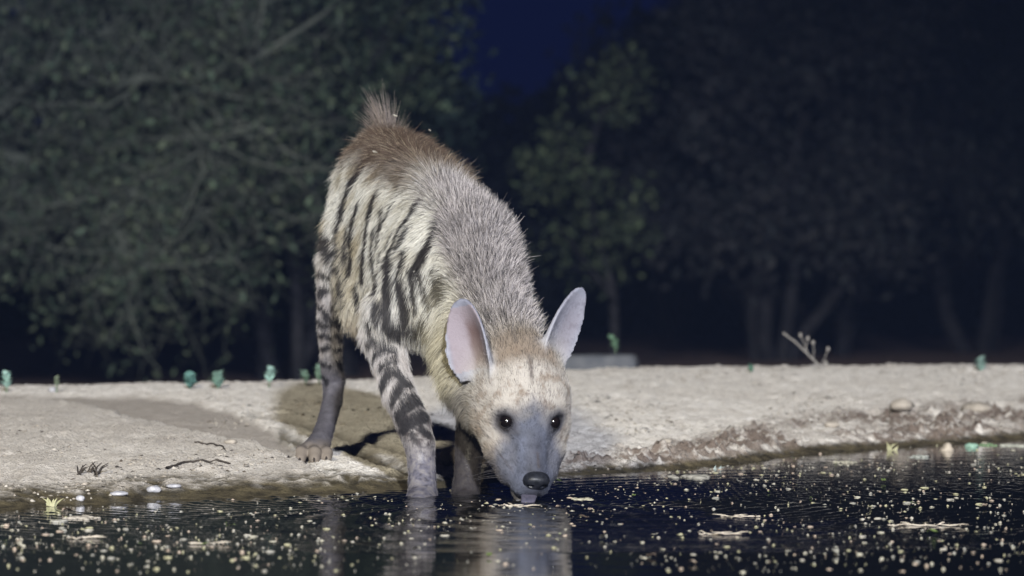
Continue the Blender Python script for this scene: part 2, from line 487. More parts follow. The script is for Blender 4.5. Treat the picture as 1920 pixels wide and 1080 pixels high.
lo = np.array([-.44, 7.66, -.06]); hi = np.array([.18, 9.14, .82])
def ax3(a, b_, fa, fb, coarse, fine):
    return axis([p for p in ((a, fa, coarse), (fa, fb, fine), (fb, b_, coarse)) if p[1] - p[0] > 1e-6])
X = axis([(lo[0], -.36, .0032), (-.36, -.14, .006), (-.14, .17, .0032), (.17, hi[0], .006)])
Y = axis([(lo[1], 8.10, .0032), (8.10, 8.60, .006), (8.60, 8.74, .0032), (8.74, hi[1], .006)])
Z = ax3(lo[2], hi[2], -.05, .47, .006, .0032)
D = np.full((len(X), len(Y), len(Z)), .2, np.float32)
def region(mn, mx):
    s = []
    for A, a, b_ in zip((X, Y, Z), mn, mx):
        s.append(slice(max(0, np.searchsorted(A, a) - 1), np.searchsorted(A, b_) + 1))
    return tuple(s)
def cone_d(P, pr):
    a, ra, b_, rb = pr[:4]
    v = b_ - a; vv = v.dot(v) + 1e-9
    t = np.clip(((P[0] - a[0]) * v[0] + (P[1] - a[1]) * v[1] + (P[2] - a[2]) * v[2]) / vv, 0, 1)
    d = np.sqrt((P[0] - a[0] - t * v[0]) ** 2 + (P[1] - a[1] - t * v[1]) ** 2 + (P[2] - a[2] - t * v[2]) ** 2)
    return d - (ra + (rb - ra) * t)
def ear_d(P, E):
    base, e, nn, wv, L, wid, cup, part = E
    q = [P[i] - base[i] for i in range(3)]
    s = q[0] * e[0] + q[1] * e[1] + q[2] * e[2]
    n_ = q[0] * nn[0] + q[1] * nn[1] + q[2] * nn[2]
    t = q[0] * wv[0] + q[1] * wv[1] + q[2] * wv[2]
    u = np.clip(s / L, -.1, 1.0)
    prof = np.interp(u, [-.1, 0, .15, .35, .55, .75, .9, .97, 1.0], [.74, .84, .97, 1.0, .94, .76, .52, .34, .04]) * wid
    surf = cup * t * t * (1 - .45 * np.clip(u, 0, 1)) + .10 * (s - .4 * L) ** 2 / L
    th = .0042 + .004 * np.clip(1 - u * 2.2, 0, 1)
    return np.maximum(np.maximum((np.abs(n_ - surf) - th) * .8, (np.abs(t) - prof) * .8), np.maximum(s - L, -s - .015))
def smin(a, b_, k):
    h = np.clip(.5 + .5 * (b_ - a) / k, 0, 1)
    return b_ * (1 - h) + a * h - k * h * (1 - h)
for ch in range(1, NCH[0] + 1):
    grp = [pr for pr in prims if pr[9] == ch]
    mn = np.min([np.minimum(pr[0] - pr[1], pr[2] - pr[3]) for pr in grp], 0) - .06
    mx = np.max([np.maximum(pr[0] + pr[1], pr[2] + pr[3]) for pr in grp], 0) + .06
    s = region(mn, mx)
    P = [p.astype(np.float32) for p in np.meshgrid(X[s[0]], Y[s[1]], Z[s[2]], indexing='ij')]
    d = cone_d(P, grp[0])
    for pr in grp[1:]: d = smin(d, cone_d(P, pr), .012 if grp[0][4] >= .05 else .004)
    D[s] = smin(D[s], d.astype(np.float32), grp[0][4])
for E in EARS:
    ctr = E[0] + E[1] * E[4] * .5
    s = region(ctr - .12, ctr + .12)
    P = [p.astype(np.float32) for p in np.meshgrid(X[s[0]], Y[s[1]], Z[s[2]], indexing='ij')]
    D[s] = smin(D[s], ear_d(P, E).astype(np.float32), .012)
# almond eye sockets
EYE = [H(.0045, -.0435, .0185), H(.0045, .0435, .0185)]
for c, sg in zip(EYE, (-1, 1)):
    out_ = hf * .50 + hr * sg * .42 + hu * .72; out_ /= np.linalg.norm(out_)
    e1 = -hf * .42 + hr * sg * .90; e1 -= out_ * e1.dot(out_); e1 /= np.linalg.norm(e1)
    e2 = np.cross(out_, e1)
    s = region(c - .04, c + .04)
    P = np.meshgrid(X[s[0]], Y[s[1]], Z[s[2]], indexing='ij')
    q = [P[i] - c[i] for i in range(3)]
    p1 = sum(q[i] * e1[i] for i in range(3)); p2 = sum(q[i] * e2[i] for i in range(3)); p3 = sum(q[i] * out_[i] for i in range(3)) - .008
    d = (np.sqrt((p1 / .0145) ** 2 + (p2 / .0096) ** 2 + (p3 / .020) ** 2) - 1) * .0096
    D[s] = -smin(-D[s], d.astype(np.float32), .004)

def surface_nets(D, X, Y, Z):
    ins = D < 0
    nx, ny, nz = D.shape
    code = np.zeros((nx - 1, ny - 1, nz - 1), np.int8)
    for dx in (0, 1):
        for dy in (0, 1):
            for dz in (0, 1):
                code += ins[dx:nx - 1 + dx, dy:ny - 1 + dy, dz:nz - 1 + dz]
    act = (code > 0) & (code < 8)
    I = np.argwhere(act)
    idx = np.full(act.shape, -1, np.int32); idx[act] = np.arange(len(I))
    acc = np.zeros((len(I), 3)); cnt = np.zeros(len(I))
    i, j, k = I.T
    corners = [(a, b_, c) for a in (0, 1) for b_ in (0, 1) for c in (0, 1)]
    for p in corners:
        for ax_ in range(3):
            if p[ax_] == 1: continue
            q = list(p); q[ax_] = 1
            d0 = D[i + p[0], j + p[1], k + p[2]]; d1 = D[i + q[0], j + q[1], k + q[2]]
            cr = (d0 < 0) != (d1 < 0)
            t = np.where(cr, d0 / np.where(cr, d0 - d1, 1), 0)
            P0 = np.stack([X[i + p[0]], Y[j + p[1]], Z[k + p[2]]], 1)
            P1 = np.stack([X[i + q[0]], Y[j + q[1]], Z[k + q[2]]], 1)
            acc += np.where(cr[:, None], P0 + (P1 - P0) * t[:, None], 0); cnt += cr
    V = acc / cnt[:, None]
    Q = []
    for ax_ in range(3):
        o1, o2 = [(1, 2), (2, 0), (0, 1)][ax_]
        sl0 = [slice(None)] * 3; sl1 = [slice(None)] * 3
        sl0[ax_] = slice(0, -1); sl1[ax_] = slice(1, None)
        a = ins[tuple(sl0)]; b_ = ins[tuple(sl1)]
        E_ = np.argwhere(a != b_)
        ok = (E_[:, o1] > 0) & (E_[:, o2] > 0) & (E_[:, o1] < D.shape[o1] - 1) & (E_[:, o2] < D.shape[o2] - 1)
        E_ = E_[ok]
        flip = a[tuple(E_.T)]
        def g(d1, d2):
            c = E_.copy(); c[:, o1] -= d1; c[:, o2] -= d2
            return idx[tuple(c.T)]
        q = np.stack([g(1, 1), g(0, 1), g(0, 0), g(1, 0)], 1)
        q[~flip] = q[~flip][:, ::-1]
        Q.append(q)
    return V, np.concatenate(Q)
V, Q = surface_nets(D, X, Y, Z)
del D
def smooth(V, Q, it, lam):
    a = Q.ravel(); b_ = np.roll(Q, -1, axis=1).ravel()
    for _ in range(it):
        S = np.zeros_like(V); C = np.zeros(len(V))
        for c in range(3):
            S[:, c] += np.bincount(a, V[b_, c], len(V)) + np.bincount(b_, V[a, c], len(V))
        C = np.bincount(a, minlength=len(V)) + np.bincount(b_, minlength=len(V))
        V = V + lam * (S / np.maximum(C, 1)[:, None] - V)
    return V
V = smooth(V, Q, 2, .5)
print('hyena skin', len(V), len(Q))

# attributes blended from the nearest primitives
def part_attrs(P):
    Wt = np.zeros(len(P)); flow = np.zeros((len(P), 3)); ln = np.zeros(len(P)); lift = np.zeros(len(P))
    parts = {}
    Pc = [P[:, 0], P[:, 1], P[:, 2]]
    for pr in prims:
        wgt = np.exp(-np.clip(cone_d(Pc, pr), 0, 1) / .012)
        Wt += wgt; flow += wgt[:, None] * pr[6]; ln += wgt * pr[7]; lift += wgt * pr[8]
        parts[pr[5]] = parts.get(pr[5], 0) + wgt
    for E in EARS:
        wgt = 1.5 * np.exp(-np.clip(ear_d(Pc, E), 0, 1) / .006)
        Wt += wgt; flow += wgt[:, None] * E[1]; ln += wgt * .0035; lift += wgt * .12
        parts['ear'] = parts.get('ear', 0) + wgt
    for k in parts: parts[k] = parts[k] / Wt
    return parts, flow / Wt[:, None], ln / Wt, lift / Wt
# ------------------------------------------------------------------ coat: colours and lengths as functions of the place on the body
me = mesh_from('body', V - HOFF, Q)
nv = len(V)
NRM = np.zeros((nv, 3), np.float32)
me.vertices.foreach_get('co', np.empty(nv * 3, np.float32))
vn = np.empty(nv * 3, np.float32); me.vertex_normals.foreach_get('vector', vn); NRM = vn.reshape(-1, 3)

SP = np.array([H(-.13, 0, -.01), W(938, 625, 8.03), W(908, 545, 8.10), W(868, 478, 8.18), W(845, 450, 8.28), W(808, 415, 8.45), W(770, 380, 8.60), W(738, 352, 8.72), W(712, 350, 8.88)])
def spine(P):
    best = np.full(len(P), 1e9); s_ = np.zeros(len(P)); T = np.zeros((len(P), 3)); R_ = np.zeros((len(P), 3))
    ls = np.concatenate([[0], np.cumsum(np.linalg.norm(np.diff(SP, axis=0), axis=1))])
    for i in range(len(SP) - 1):
        v = SP[i + 1] - SP[i]; vv = v.dot(v)
        t = np.clip((P - SP[i]) @ v / vv, 0, 1)
        q = P - SP[i] - t[:, None] * v
        d = np.linalg.norm(q, axis=1)
        m_ = d < best
        best[m_] = d[m_]; s_[m_] = ls[i] + t[m_] * (ls[i + 1] - ls[i]); T[m_] = v / math.sqrt(vv); R_[m_] = q[m_]
    s_ /= ls[-1]
    U = np.array([0, 0, 1.0]) - T * T[:, 2:3]; U /= np.linalg.norm(U, axis=1)[:, None]
    R_ /= np.linalg.norm(R_, axis=1)[:, None] + 1e-9
    return s_, (R_ * U).sum(1), T, best

# stripes: lines laid on the skin of the right side, then repeated on the left side
bvh = BVHTree.FromPolygons([Vector(v) for v in V], [tuple(int(i) for i in f) for f in Q])
def skin_point(px, py):
    o = Vector((0, 0, CAM_H)); d = Vector(W(px, py, 1.0)) - o
    h_ = bvh.ray_cast(o, d.normalized())
    return h_[0]
STRIPES = [
 ([(692, 302), (665, 336), (651, 370), (645, 398)], 6.5), ([(606, 385), (608, 424), (615, 449), (626, 466)], 7.5),
 ([(675, 378), (665, 405), (661, 434), (663, 473), (661, 500)], 5.5), ([(707, 365), (697, 400), (689, 444), (685, 473), (683, 510)], 6.5),
 ([(742, 378), (732, 396), (722, 412)], 3.5), ([(795, 375), (776, 400), (756, 424), (742, 454), (732, 483), (729, 513), (727, 547), (724, 581), (730, 611)], 5.5),
 ([(772, 420), (760, 440), (752, 460)], 3.5), ([(830, 412), (815, 444), (800, 469), (789, 486)], 4.5), ([(749, 520), (756, 557), (761, 586), (762, 612)], 5.0),
 ([(781, 498), (791, 523), (803, 547), (810, 566)], 4.0), ([(845, 450), (848, 485)], 3.5), ([(793, 602), (801, 612)], 7), ([(690, 596), (693, 612)], 4),
 ([(705, 430), (702, 470), (706, 510)], 4.5), ([(640, 410), (637, 440), (640, 470)], 3.5), ([(718, 470), (712, 505), (706, 540)], 4.5), ([(818, 500), (826, 530), (829, 560)], 3.0),
 ([(640, 500), (648, 530), (652, 560)], 3.0), ([(670, 530), (672, 560)], 4.0),
 ([(722, 385), (716, 420), (714, 450)], 3.5), ([(770, 500), (774, 540), (780, 575)], 3.0), ([(655, 420), (651, 455), (652, 490)], 3.5), ([(760, 470), (752, 500)], 3.5), ([(708, 560), (706, 590)], 4.0), ([(740, 430), (728, 458)], 3.0), ([(835, 520), (838, 550)], 3.0), ([(778, 600), (782, 625)], 4.0), ([(742, 600), (746, 628)], 4.0),
 # right foreleg
 ([(686, 632), (704, 634), (722, 642)], 5), ([(698, 672), (705, 657), (728, 652), (740, 656)], 4.5), ([(712, 686), (724, 678), (741, 674)], 4.5),
 ([(714, 724), (720, 710), (728, 698)], 6.5), ([(741, 694), (752, 708)], 5.5), ([(735, 752), (742, 736), (750, 722), (766, 717)], 6), ([(748, 778), (757, 764), (768, 752), (785, 748)], 9),
 ([(756, 803), (768, 793), (780, 787), (797, 778)], 9), ([(790, 806), (804, 816)], 6), ([(772, 815), (778, 826)], 4), ([(766, 740), (775, 736)], 5), ([(808, 836), (812, 850)], 4),
 # right hind leg
 ([(600, 545), (612, 538)], 5), ([(630, 530), (642, 542)], 4), ([(598, 570), (610, 580), (614, 592)], 4), ([(636, 560), (628, 572)], 4.5), ([(598, 600), (612, 606)], 5), ([(626, 596), (640, 602)], 5),
 ([(598, 628), (610, 624), (618, 632)], 4.5), ([(630, 622), (640, 634)], 3.5), ([(600, 652), (614, 650)], 5), ([(628, 655), (638, 650)], 3.5), ([(604, 678), (616, 684)], 4.5), ([(634, 676), (640, 690)], 3.5),
 ([(606, 700), (612, 716)], 4), ([(630, 488), (640, 494)], 4), ([(600, 500), (616, 508)], 4.5),
]
kd_pts = []
side = np.cross(BACK, np.array([0, 0, 1.0])); side[2] = 0; side /= np.linalg.norm(side)
ctr_ = SP[4]
for line, wd in STRIPES:
    for (ax_, ay_), (bx_, by_) in zip(line[:-1], line[1:]):
        n_ = max(2, int(math.hypot(bx_ - ax_, by_ - ay_) / 3))
        for i in range(n_ + 1):
            t_ = i / n_
            p = skin_point(ax_ + (bx_ - ax_) * t_, ay_ + (by_ - ay_) * t_)
            if p is None or p.y < 7.95: continue
            p = np.array(p)
            kd_pts.append((p, wd * p[1] / FPX))
            if p[2] > .33 and ay_ < 620:
                q = p - 2 * side * float((p - ctr_).dot(side))
                kd_pts.append((q, wd * p[1] / FPX))
kd = KDTree(len(kd_pts))
for i, (p, wd) in enumerate(kd_pts): kd.insert(Vector(p), i)
kd.balance()
WD = np.array([k_[1] * (1.55 if k_[0][2] > .31 else 1.18) for k_ in kd_pts])      # stripes are broad on the trunk, finer on the legs
def stripe_mask(P):
    Pn = P + .0035 * np.stack([noise3(P * 70 + 3), noise3(P * 70 + 31), noise3(P * 70 + 77)], 1)
    out = np.zeros(len(P))
    for i, p in enumerate(Pn):
        co, j, d = kd.find(Vector(p))
        out[i] = d / WD[j]
    wob_ = .40 * noise3(P * 45) + .25 * noise3(P * 120)
    return 1 - sstep(1.15, 1.75, out + wob_)

FOLDS = [([(893, 770), (899, 796), (912, 818), (926, 828)], 2.6), ([(874, 752), (884, 792), (903, 832)], 2.4), ([(902, 868), (922, 890), (946, 908)], 3.0),
         ([(1062, 752), (1061, 790), (1048, 832)], 2.6), ([(930, 842), (948, 866), (962, 884)], 2.0), ([(975, 612), (966, 624), (968, 640)], 6.0), ([(1008, 850), (1010, 876)], 2.5)]
fk = []
for line, wd in FOLDS:
    for (ax_, ay_), (bx_, by_) in zip(line[:-1], line[1:]):
        for i in range(11):
            p = skin_point(ax_ + (bx_ - ax_) * i / 10, ay_ + (by_ - ay_) * i / 10)
            if p is not None: fk.append((np.array(p), wd * p.y / FPX))
fkd = KDTree(len(fk))
for i, (p, wd) in enumerate(fk): fkd.insert(Vector(p), i)
fkd.balance()
def fold_mask(P, w_):
    out = np.zeros(len(P))
    for i in np.where(w_ > .2)[0]:
        co, j, d = fkd.find(Vector(P[i]))
        out[i] = 1 - min(1, max(0, (d / fk[j][1] - .5) / 1.0))
    return out * (.55 + .6 * noise3(P * 90))
def mixc(a, b_, f):
    return a * (1 - f[:, None]) + np.asarray(b_)[None, :] * f[:, None]
def coat(P, N_):
    parts, flow, ln, lift = part_attrs(P)
    g = lambda *k: sum(parts[x] for x in k if x in parts)
    s_, dors, T, dist = spine(P)
    n1 = noise3(P * 22); n2 = noise3(P * 60 + 9); n3 = noise3(P * 160 + 5)
    legs = np.clip(g('foreleg', 'forepaw', 'hindleg', 'hindpaw'), 0, 1)
    headw = np.clip(g('head', 'cheek', 'brow', 'muzzle', 'jaw'), 0, 1)
    earw = np.clip(g('ear'), 0, 1)
    trunk = np.clip(1 - legs - headw - earw, 0, 1)
    C = np.tile(np.array([.61, .59, .535]), (len(P), 1))
    C = mixc(C, (.38, .345, .265), sstep(-.05, .45, n1 + .25 * n2) * .75)                 # buff patches
    C = mixc(C, (.34, .28, .17), sstep(.25, .75, g('belly')) * .55)
    lat = (P - ctr_) @ side
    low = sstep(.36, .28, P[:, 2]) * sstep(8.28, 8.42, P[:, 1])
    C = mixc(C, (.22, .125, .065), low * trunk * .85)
    st = stripe_mask(P)
    C = mixc(C, (.020, .017, .017), st * np.clip(trunk + legs, 0, 1) * .93)
    # saddle: brown fur over loin and rump
    slo = np.interp(s_, [.45, .6, .75, 1], [.66, .54, .42, .36])
    C = mixc(C, (.30, .25, .16), sstep(-.05, .5, n1 + .5 * n2) * sstep(.50, .75, s_) * trunk * .55)      # duller hindquarters
    C = mixc(C, (.020, .017, .017), st * trunk * .9)
    saddle = sstep(slo - .12, slo + .48, dors + .18 * n1 + .10 * n2) * sstep(.42, .56, s_ + .05 * n1)
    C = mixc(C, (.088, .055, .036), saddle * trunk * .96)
    C = mixc(C, (.46, .40, .33), sstep(.93, .985, s_) * sstep(.5, .8, dors) * .7)
    mlo = np.interp(s_, [.0, .18, .34, .55], [.18, .34, .72, .76])
    mane = sstep(mlo, mlo + .25, dors + .12 * n1) * sstep(.53, .44, s_ + .05 * n1) * trunk
    C = mixc(C, (.435, .400, .400), mane)
    # throat
    C = mixc(C, (.42, .37, .24), np.clip(g('throat'), 0, 1) * .8)
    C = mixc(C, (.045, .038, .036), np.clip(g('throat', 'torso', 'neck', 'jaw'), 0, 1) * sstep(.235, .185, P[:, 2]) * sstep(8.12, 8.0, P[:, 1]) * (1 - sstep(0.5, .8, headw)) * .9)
    # legs
    legc = mixc(np.tile(np.array([.53, .495, .485]), (len(P), 1)), (.36, .325, .31), sstep(0, .5, n2))
    hind = np.clip(g('hindleg', 'hindpaw'), 0, 1)
    legc = mixc(legc, (.085, .080, .098), hind * sstep(.26, .20, P[:, 2] + .02 * n2) * .92)
    legc = legc * (1 + .45 * n2 + .35 * n3).clip(.5, 1.6)[:, None]
    legc = mixc(legc, (.25, .21, .175), np.clip(g('hindpaw'), 0, 1) * sstep(.082, .055, P[:, 2] + .008 * n2))
    fore = np.clip(g('foreleg', 'forepaw'), 0, 1)
    legc = mixc(legc, (.095, .080, .078), fore * sstep(.200, .14, P[:, 2] + .03 * n2) * (.45 + .55 * sstep(-.2, .25, n2 + n3)))
    legc = mixc(legc, (.16, .155, .195), fore * sstep(.115, .05, P[:, 2] + .03 * n2) * (.35 + .65 * sstep(-.25, .15, n3 + .6 * n2)))
    legc = mixc(legc, (.055, .050, .058), fore * sstep(.115, .07, P[:, 2]) * sstep(.10, .4, n3 + .3 * n2) * .8)
    legc = mixc(legc, (.030, .025, .022), fore * sstep(-.135, -.115, P[:, 0]) * .85)       # left foreleg painted dark for the shadow it stands in
    legc = mixc(legc, (.020, .019, .022), st * (1 - sstep(.12, .08, P[:, 2]) * .8) * .93)
    C = C * (1 - legs[:, None]) + legc * legs[:, None]
    # head
    q = P - HO
    a = q @ hf; b_ = q @ hr; c_ = q @ hu
    hc = mixc(np.tile(np.array([.49, .45, .41]), (len(P), 1)), (.38, .345, .31), sstep(-.1, .4, n2 + .4 * n3))
    hc = mixc(hc, (.25, .18, .125), sstep(-.075, -.125, a + .015 * n2) * sstep(.075, .045, np.abs(b_) + .01 * n2) * sstep(-.01, .02, c_) * .85)
    hc = mixc(hc, (.10, .08, .075), sstep(.15, .42, n3 + .35 * n2) * sstep(.02, -.02, a) * sstep(.05, .02, np.abs(b_ - .01)) * .6)   # flecks on the forehead
    furrow = np.exp(-((b_ - .001 + .003 * n2) / .0042) ** 2) * sstep(-.118, -.09, a) * sstep(-.035, -.065, a) * (c_ > 0)
    hc = mixc(hc, (.09, .07, .065), furrow * .8)
    mz = sstep(-.012, .046, a + .018 * n2 + .62 * np.clip(.034 - np.abs(b_), -.06, .04) + .10 * np.clip(c_, -.05, .03))
    hc = mixc(hc, (.096, .112, .168), mz * .92)
    hc = mixc(hc, (.055, .057, .075), sstep(.00, .07, a) * sstep(.024, .008, np.abs(b_ - .002) + .006 * n1) * .75)      # dark bridge
    hc = mixc(hc, (.19, .19, .22), sstep(.02, .06, a) * sstep(.022, .034, np.abs(b_)) * sstep(.10, .07, a) * .55)
    hc = mixc(hc, (.045, .045, .060), sstep(.10, .36, n3 + .3 * n2) * mz * .55)
    hc = mixc(hc, (.27, .19, .13), sstep(.05, .45, n2 + .5 * n3) * (1 - mz) * .45)
    hc = hc * (1 + (mz * (.55 * n2 + .45 * n3 + .30 * n1))[:, None]).clip(.45, 1.6)
    hc = mixc(hc, (.060, .058, .070), sstep(.030, .044, np.abs(b_) + .006 * n2) * sstep(.02, .05, a) * sstep(-.02, -.05, c_) * .6)
    for e_ in EYE:
        de = np.linalg.norm((P - e_), axis=1)
        hc = mixc(hc, (.085, .088, .115), sstep(.036, .019, de + .004 * n2) * .8)
        hc = mixc(hc, (.022, .020, .024), sstep(.0230, .0160, de + .003 * n3))
        # dark tear line toward the nose
        tl = np.exp(-(((b_ - np.sign(np.dot(e_ - HO, hr)) * (.040 - .35 * np.clip(a - .006, 0, .1))) / .005) ** 2)) * sstep(.006, .016, a) * sstep(.05, .03, a)
        hc = mixc(hc, (.05, .05, .065), tl * .6)
    jw, mw = g('jaw'), g('muzzle', 'cheek')
    hc = mixc(hc, (.035, .032, .036), np.exp(-((jw - mw) / .22) ** 2) * sstep(-.02, .02, a) * .85)
    hc = mixc(hc, (.36, .345, .36), np.clip(g('jaw'), 0, 1) * sstep(.02, .06, a) * .8)
    hc = mixc(hc, (.30, .23, .15), np.clip(g('cheek'), 0, 1) * sstep(-.02, -.06, b_) * sstep(0, .35, n1 + .3) * .5)
    hc = mixc(hc, (.07, .055, .050), np.clip(fold_mask(P, headw), 0, 1) * .75)  # shade of face creases, mouth line and crown spot drawn as dark strokes
    C = C * (1 - headw[:, None]) + hc * headw[:, None]
    # ears: lavender grey backs, pinkish hollow, pale rims
    ec = mixc(np.tile(np.array([.27, .278, .345]), (len(P), 1)), (.21, .215, .27), sstep(0, .4, n3 + n2))
    for ei, E in enumerate(EARS):
        qq = P - E[0]
        tt = qq @ E[3]; ss = qq @ E[1] / E[4]
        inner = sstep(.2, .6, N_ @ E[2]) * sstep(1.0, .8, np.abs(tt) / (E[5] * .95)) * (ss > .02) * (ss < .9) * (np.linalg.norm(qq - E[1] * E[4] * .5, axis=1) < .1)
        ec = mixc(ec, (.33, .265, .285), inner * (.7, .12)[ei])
        ec = mixc(ec, (.13, .075, .065), inner * sstep(.88, .50, ss) * sstep(.024, .008, np.abs(tt + .010) + .005 * n2) * (.85, .2)[ei])  # brown shade inside the ear cup, painted into its colour
        rim = sstep(.80, .95, np.abs(tt) / E[5]) * (np.linalg.norm(qq - E[1] * E[4] * .5, axis=1) < .1)
        ec = mixc(ec, (.40, .40, .46), rim * .6)
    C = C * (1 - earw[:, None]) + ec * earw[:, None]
    # hair length and direction
    top = sstep(mlo, mlo + .3, dors)
    ml = np.interp(s_, [0, .08, .22, .42, .60, .70, .85, .93, 1.0], [.012, .022, .034, .044, .050, .040, .030, .032, .036])
    ln = ln * (1 - trunk * top) + ml * trunk * top
    ln = ln + .012 * trunk * sstep(.36, .28, P[:, 2]) * (1 - headw)
    lf = lift * (1 - trunk * top) + np.interp(s_, [0, .3, .62, .72, 1], [.50, .62, .70, .50, .55]) * trunk * top
    flow = flow / (np.linalg.norm(flow, axis=1)[:, None] + 1e-9)
    flow = flow * (1 - (mane * .9)[:, None]) + T * (mane * .9)[:, None]
    return C, flow, ln, lf, dict(mane=mane, saddle=saddle * trunk, legs=legs, head=headw, ear=earw, trunk=trunk, s=s_, dors=dors, wet=fore * sstep(.12, .07, P[:, 2]), mz=mz * headw)

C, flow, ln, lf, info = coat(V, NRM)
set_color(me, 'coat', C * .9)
set_float(me, 'wet', np.clip(info['wet'] + .35 * info['mz'], 0, 1))
mb, t, b = node_mat('hyena_skin', .75, .25)
at_ = t.nodes.new('ShaderNodeAttribute'); at_.attribute_name = 'coat'
t.links.new(at_.outputs['Color'], b.inputs['Base Color'])
aw = t.nodes.new('ShaderNodeAttribute'); aw.attribute_name = 'wet'
mr = t.nodes.new('ShaderNodeMapRange'); mr.inputs[3].default_value = .8; mr.inputs[4].default_value = .33
t.links.new(aw.outputs['Fac'], mr.inputs[0]); t.links.new(mr.outputs[0], b.inputs['Roughness'])
tc = t.nodes.new('ShaderNodeTexCoord')
nz = t.nodes.new('ShaderNodeTexNoise'); nz.inputs['Scale'].default_value = 320; nz.inputs['Detail'].default_value = 3
t.links.new(tc.outputs['Object'], nz.inputs['Vector'])
bp = t.nodes.new('ShaderNodeBump'); bp.inputs['Strength'].default_value = .55; bp.inputs['Distance'].default_value = .0016
t.links.new(nz.outputs['Fac'], bp.inputs['Height']); t.links.new(bp.outputs['Normal'], b.inputs['Normal'])
body = link('body', me, HY, [mb])

# ------------------------------------------------------------------ fur strands
tri = np.concatenate([Q[:, [0, 1, 2]], Q[:, [0, 2, 3]]])
A_ = .5 * np.linalg.norm(np.cross(V[tri[:, 1]] - V[tri[:, 0]], V[tri[:, 2]] - V[tri[:, 0]]), axis=1)
dens = 210e3 * info['trunk'] * (1 + .5 * info['mane']) + 330e3 * info['legs'] + 420e3 * info['head'] + 260e3 * info['ear']
zc_ = V[:, 2]
dens = dens * (zc_ > -.005)
wt = A_ * dens[tri].mean(1)
cnt = RNG.poisson(wt)
ti = np.repeat(np.arange(len(tri)), cnt)
r1, r2 = RNG.random(len(ti)), RNG.random(len(ti))
sq = np.sqrt(r1)
w0, w1, w2 = 1 - sq, sq * (1 - r2), sq * r2
def ip(Aa):
    T_ = tri[ti]
    if Aa.ndim == 1: return Aa[T_[:, 0]] * w0 + Aa[T_[:, 1]] * w1 + Aa[T_[:, 2]] * w2
    return Aa[T_[:, 0]] * w0[:, None] + Aa[T_[:, 1]] * w1[:, None] + Aa[T_[:, 2]] * w2[:, None]
R0 = ip(V); NN = ip(NRM); NN /= np.linalg.norm(NN, axis=1)[:, None]
keep = np.ones(len(R0), bool)
for e_ in EYE: keep &= np.linalg.norm(R0 - e_, axis=1) > .0135
NOSE_C = H(.119, .003, -.008)
keep &= np.linalg.norm(R0 - NOSE_C, axis=1) > .024
ti, w0, w1, w2, R0, NN = ti[keep], w0[keep], w1[keep], w2[keep], R0[keep], NN[keep]
Cs = ip(C); fl = ip(flow); Ls = ip(ln); Lf = ip(lf); mn_ = ip(info['mane']); sad = ip(info['saddle']); hd = ip(info['head']); lg = ip(info['legs']); tk = ip(info['trunk']); sS = ip(info['s']); dS = ip(info['dors'])
nh = len(R0)
print('fur strands', nh)
fl = fl - NN * (fl * NN).sum(1)[:, None]
fl /= np.linalg.norm(fl, axis=1)[:, None] + 1e-6
tuft = np.stack([noise3(R0 * 38 + 100), noise3(R0 * 38 + 200), noise3(R0 * 38 + 300)], 1) * .75 + np.stack([noise3(R0 * 95 + 11), noise3(R0 * 95 + 22), noise3(R0 * 95 + 33)], 1) * .55
jit = RNG.normal(size=(nh, 3)) * (.13 + .07 * mn_[:, None])
lift_ = np.clip(Lf * (.75 + .5 * RNG.random(nh)), .08, .95)
dirv = fl * (1 - lift_)[:, None] + NN * lift_[:, None] + (tuft * (.30 + .25 * mn_)[:, None] + jit)
dirv /= np.linalg.norm(dirv, axis=1)[:, None]
length = Ls * (.62 + .55 * RNG.random(nh)) * (1 + .35 * noise3(R0 * 30 + 50))
stray = RNG.random(nh) < .03
length = np.where(stray, length * 1.35, length)
# the raised tuft over the root of the tail
tp = W(728, 258, 8.83)
tuftw = np.exp(-(np.linalg.norm((R0 - tp) * np.array([1.0, .8, 1.0]), axis=1) / .022) ** 2)
length = length * (1 - tuftw) + tuftw * (.105 + .065 * RNG.random(nh))
td = np.array([-.16, .15, 1.0]); td /= np.linalg.norm(td)
dirv = dirv * (1 - tuftw * .8)[:, None] + (td + RNG.normal(size=(nh, 3)) * .12) * (tuftw * .8)[:, None]
dirv /= np.linalg.norm(dirv, axis=1)[:, None]
K = 5
pts = np.zeros((nh, K, 3), np.float32)
bend = fl * (.55 - .3 * mn_)[:, None] + np.array([0, 0, -.12]) + RNG.normal(size=(nh, 3)) * .07
for k in range(K):
    u = k / (K - 1)
    pts[:, k] = R0 - NN * .0012 + (dirv * u + bend * (u * u * .55)) * length[:, None]
pts = pts - HOFF.astype(np.float32)
cu = bpy.data.hair_curves.new('fur')
cu.add_curves([K] * nh)
cu.attributes['position'].data.foreach_set('vector', pts.ravel())
rad0 = np.where(tk > .5, .00036, .00024) * (.75 + .5 * RNG.random(nh))
rad = rad0[:, None] * np.array([1.0, .95, .8, .55, .15])[None, :]
ra = cu.attributes.get('radius') or cu.attributes.new('radius', 'FLOAT', 'POINT')
ra.data.foreach_set('value', rad.ravel().astype(np.float32))
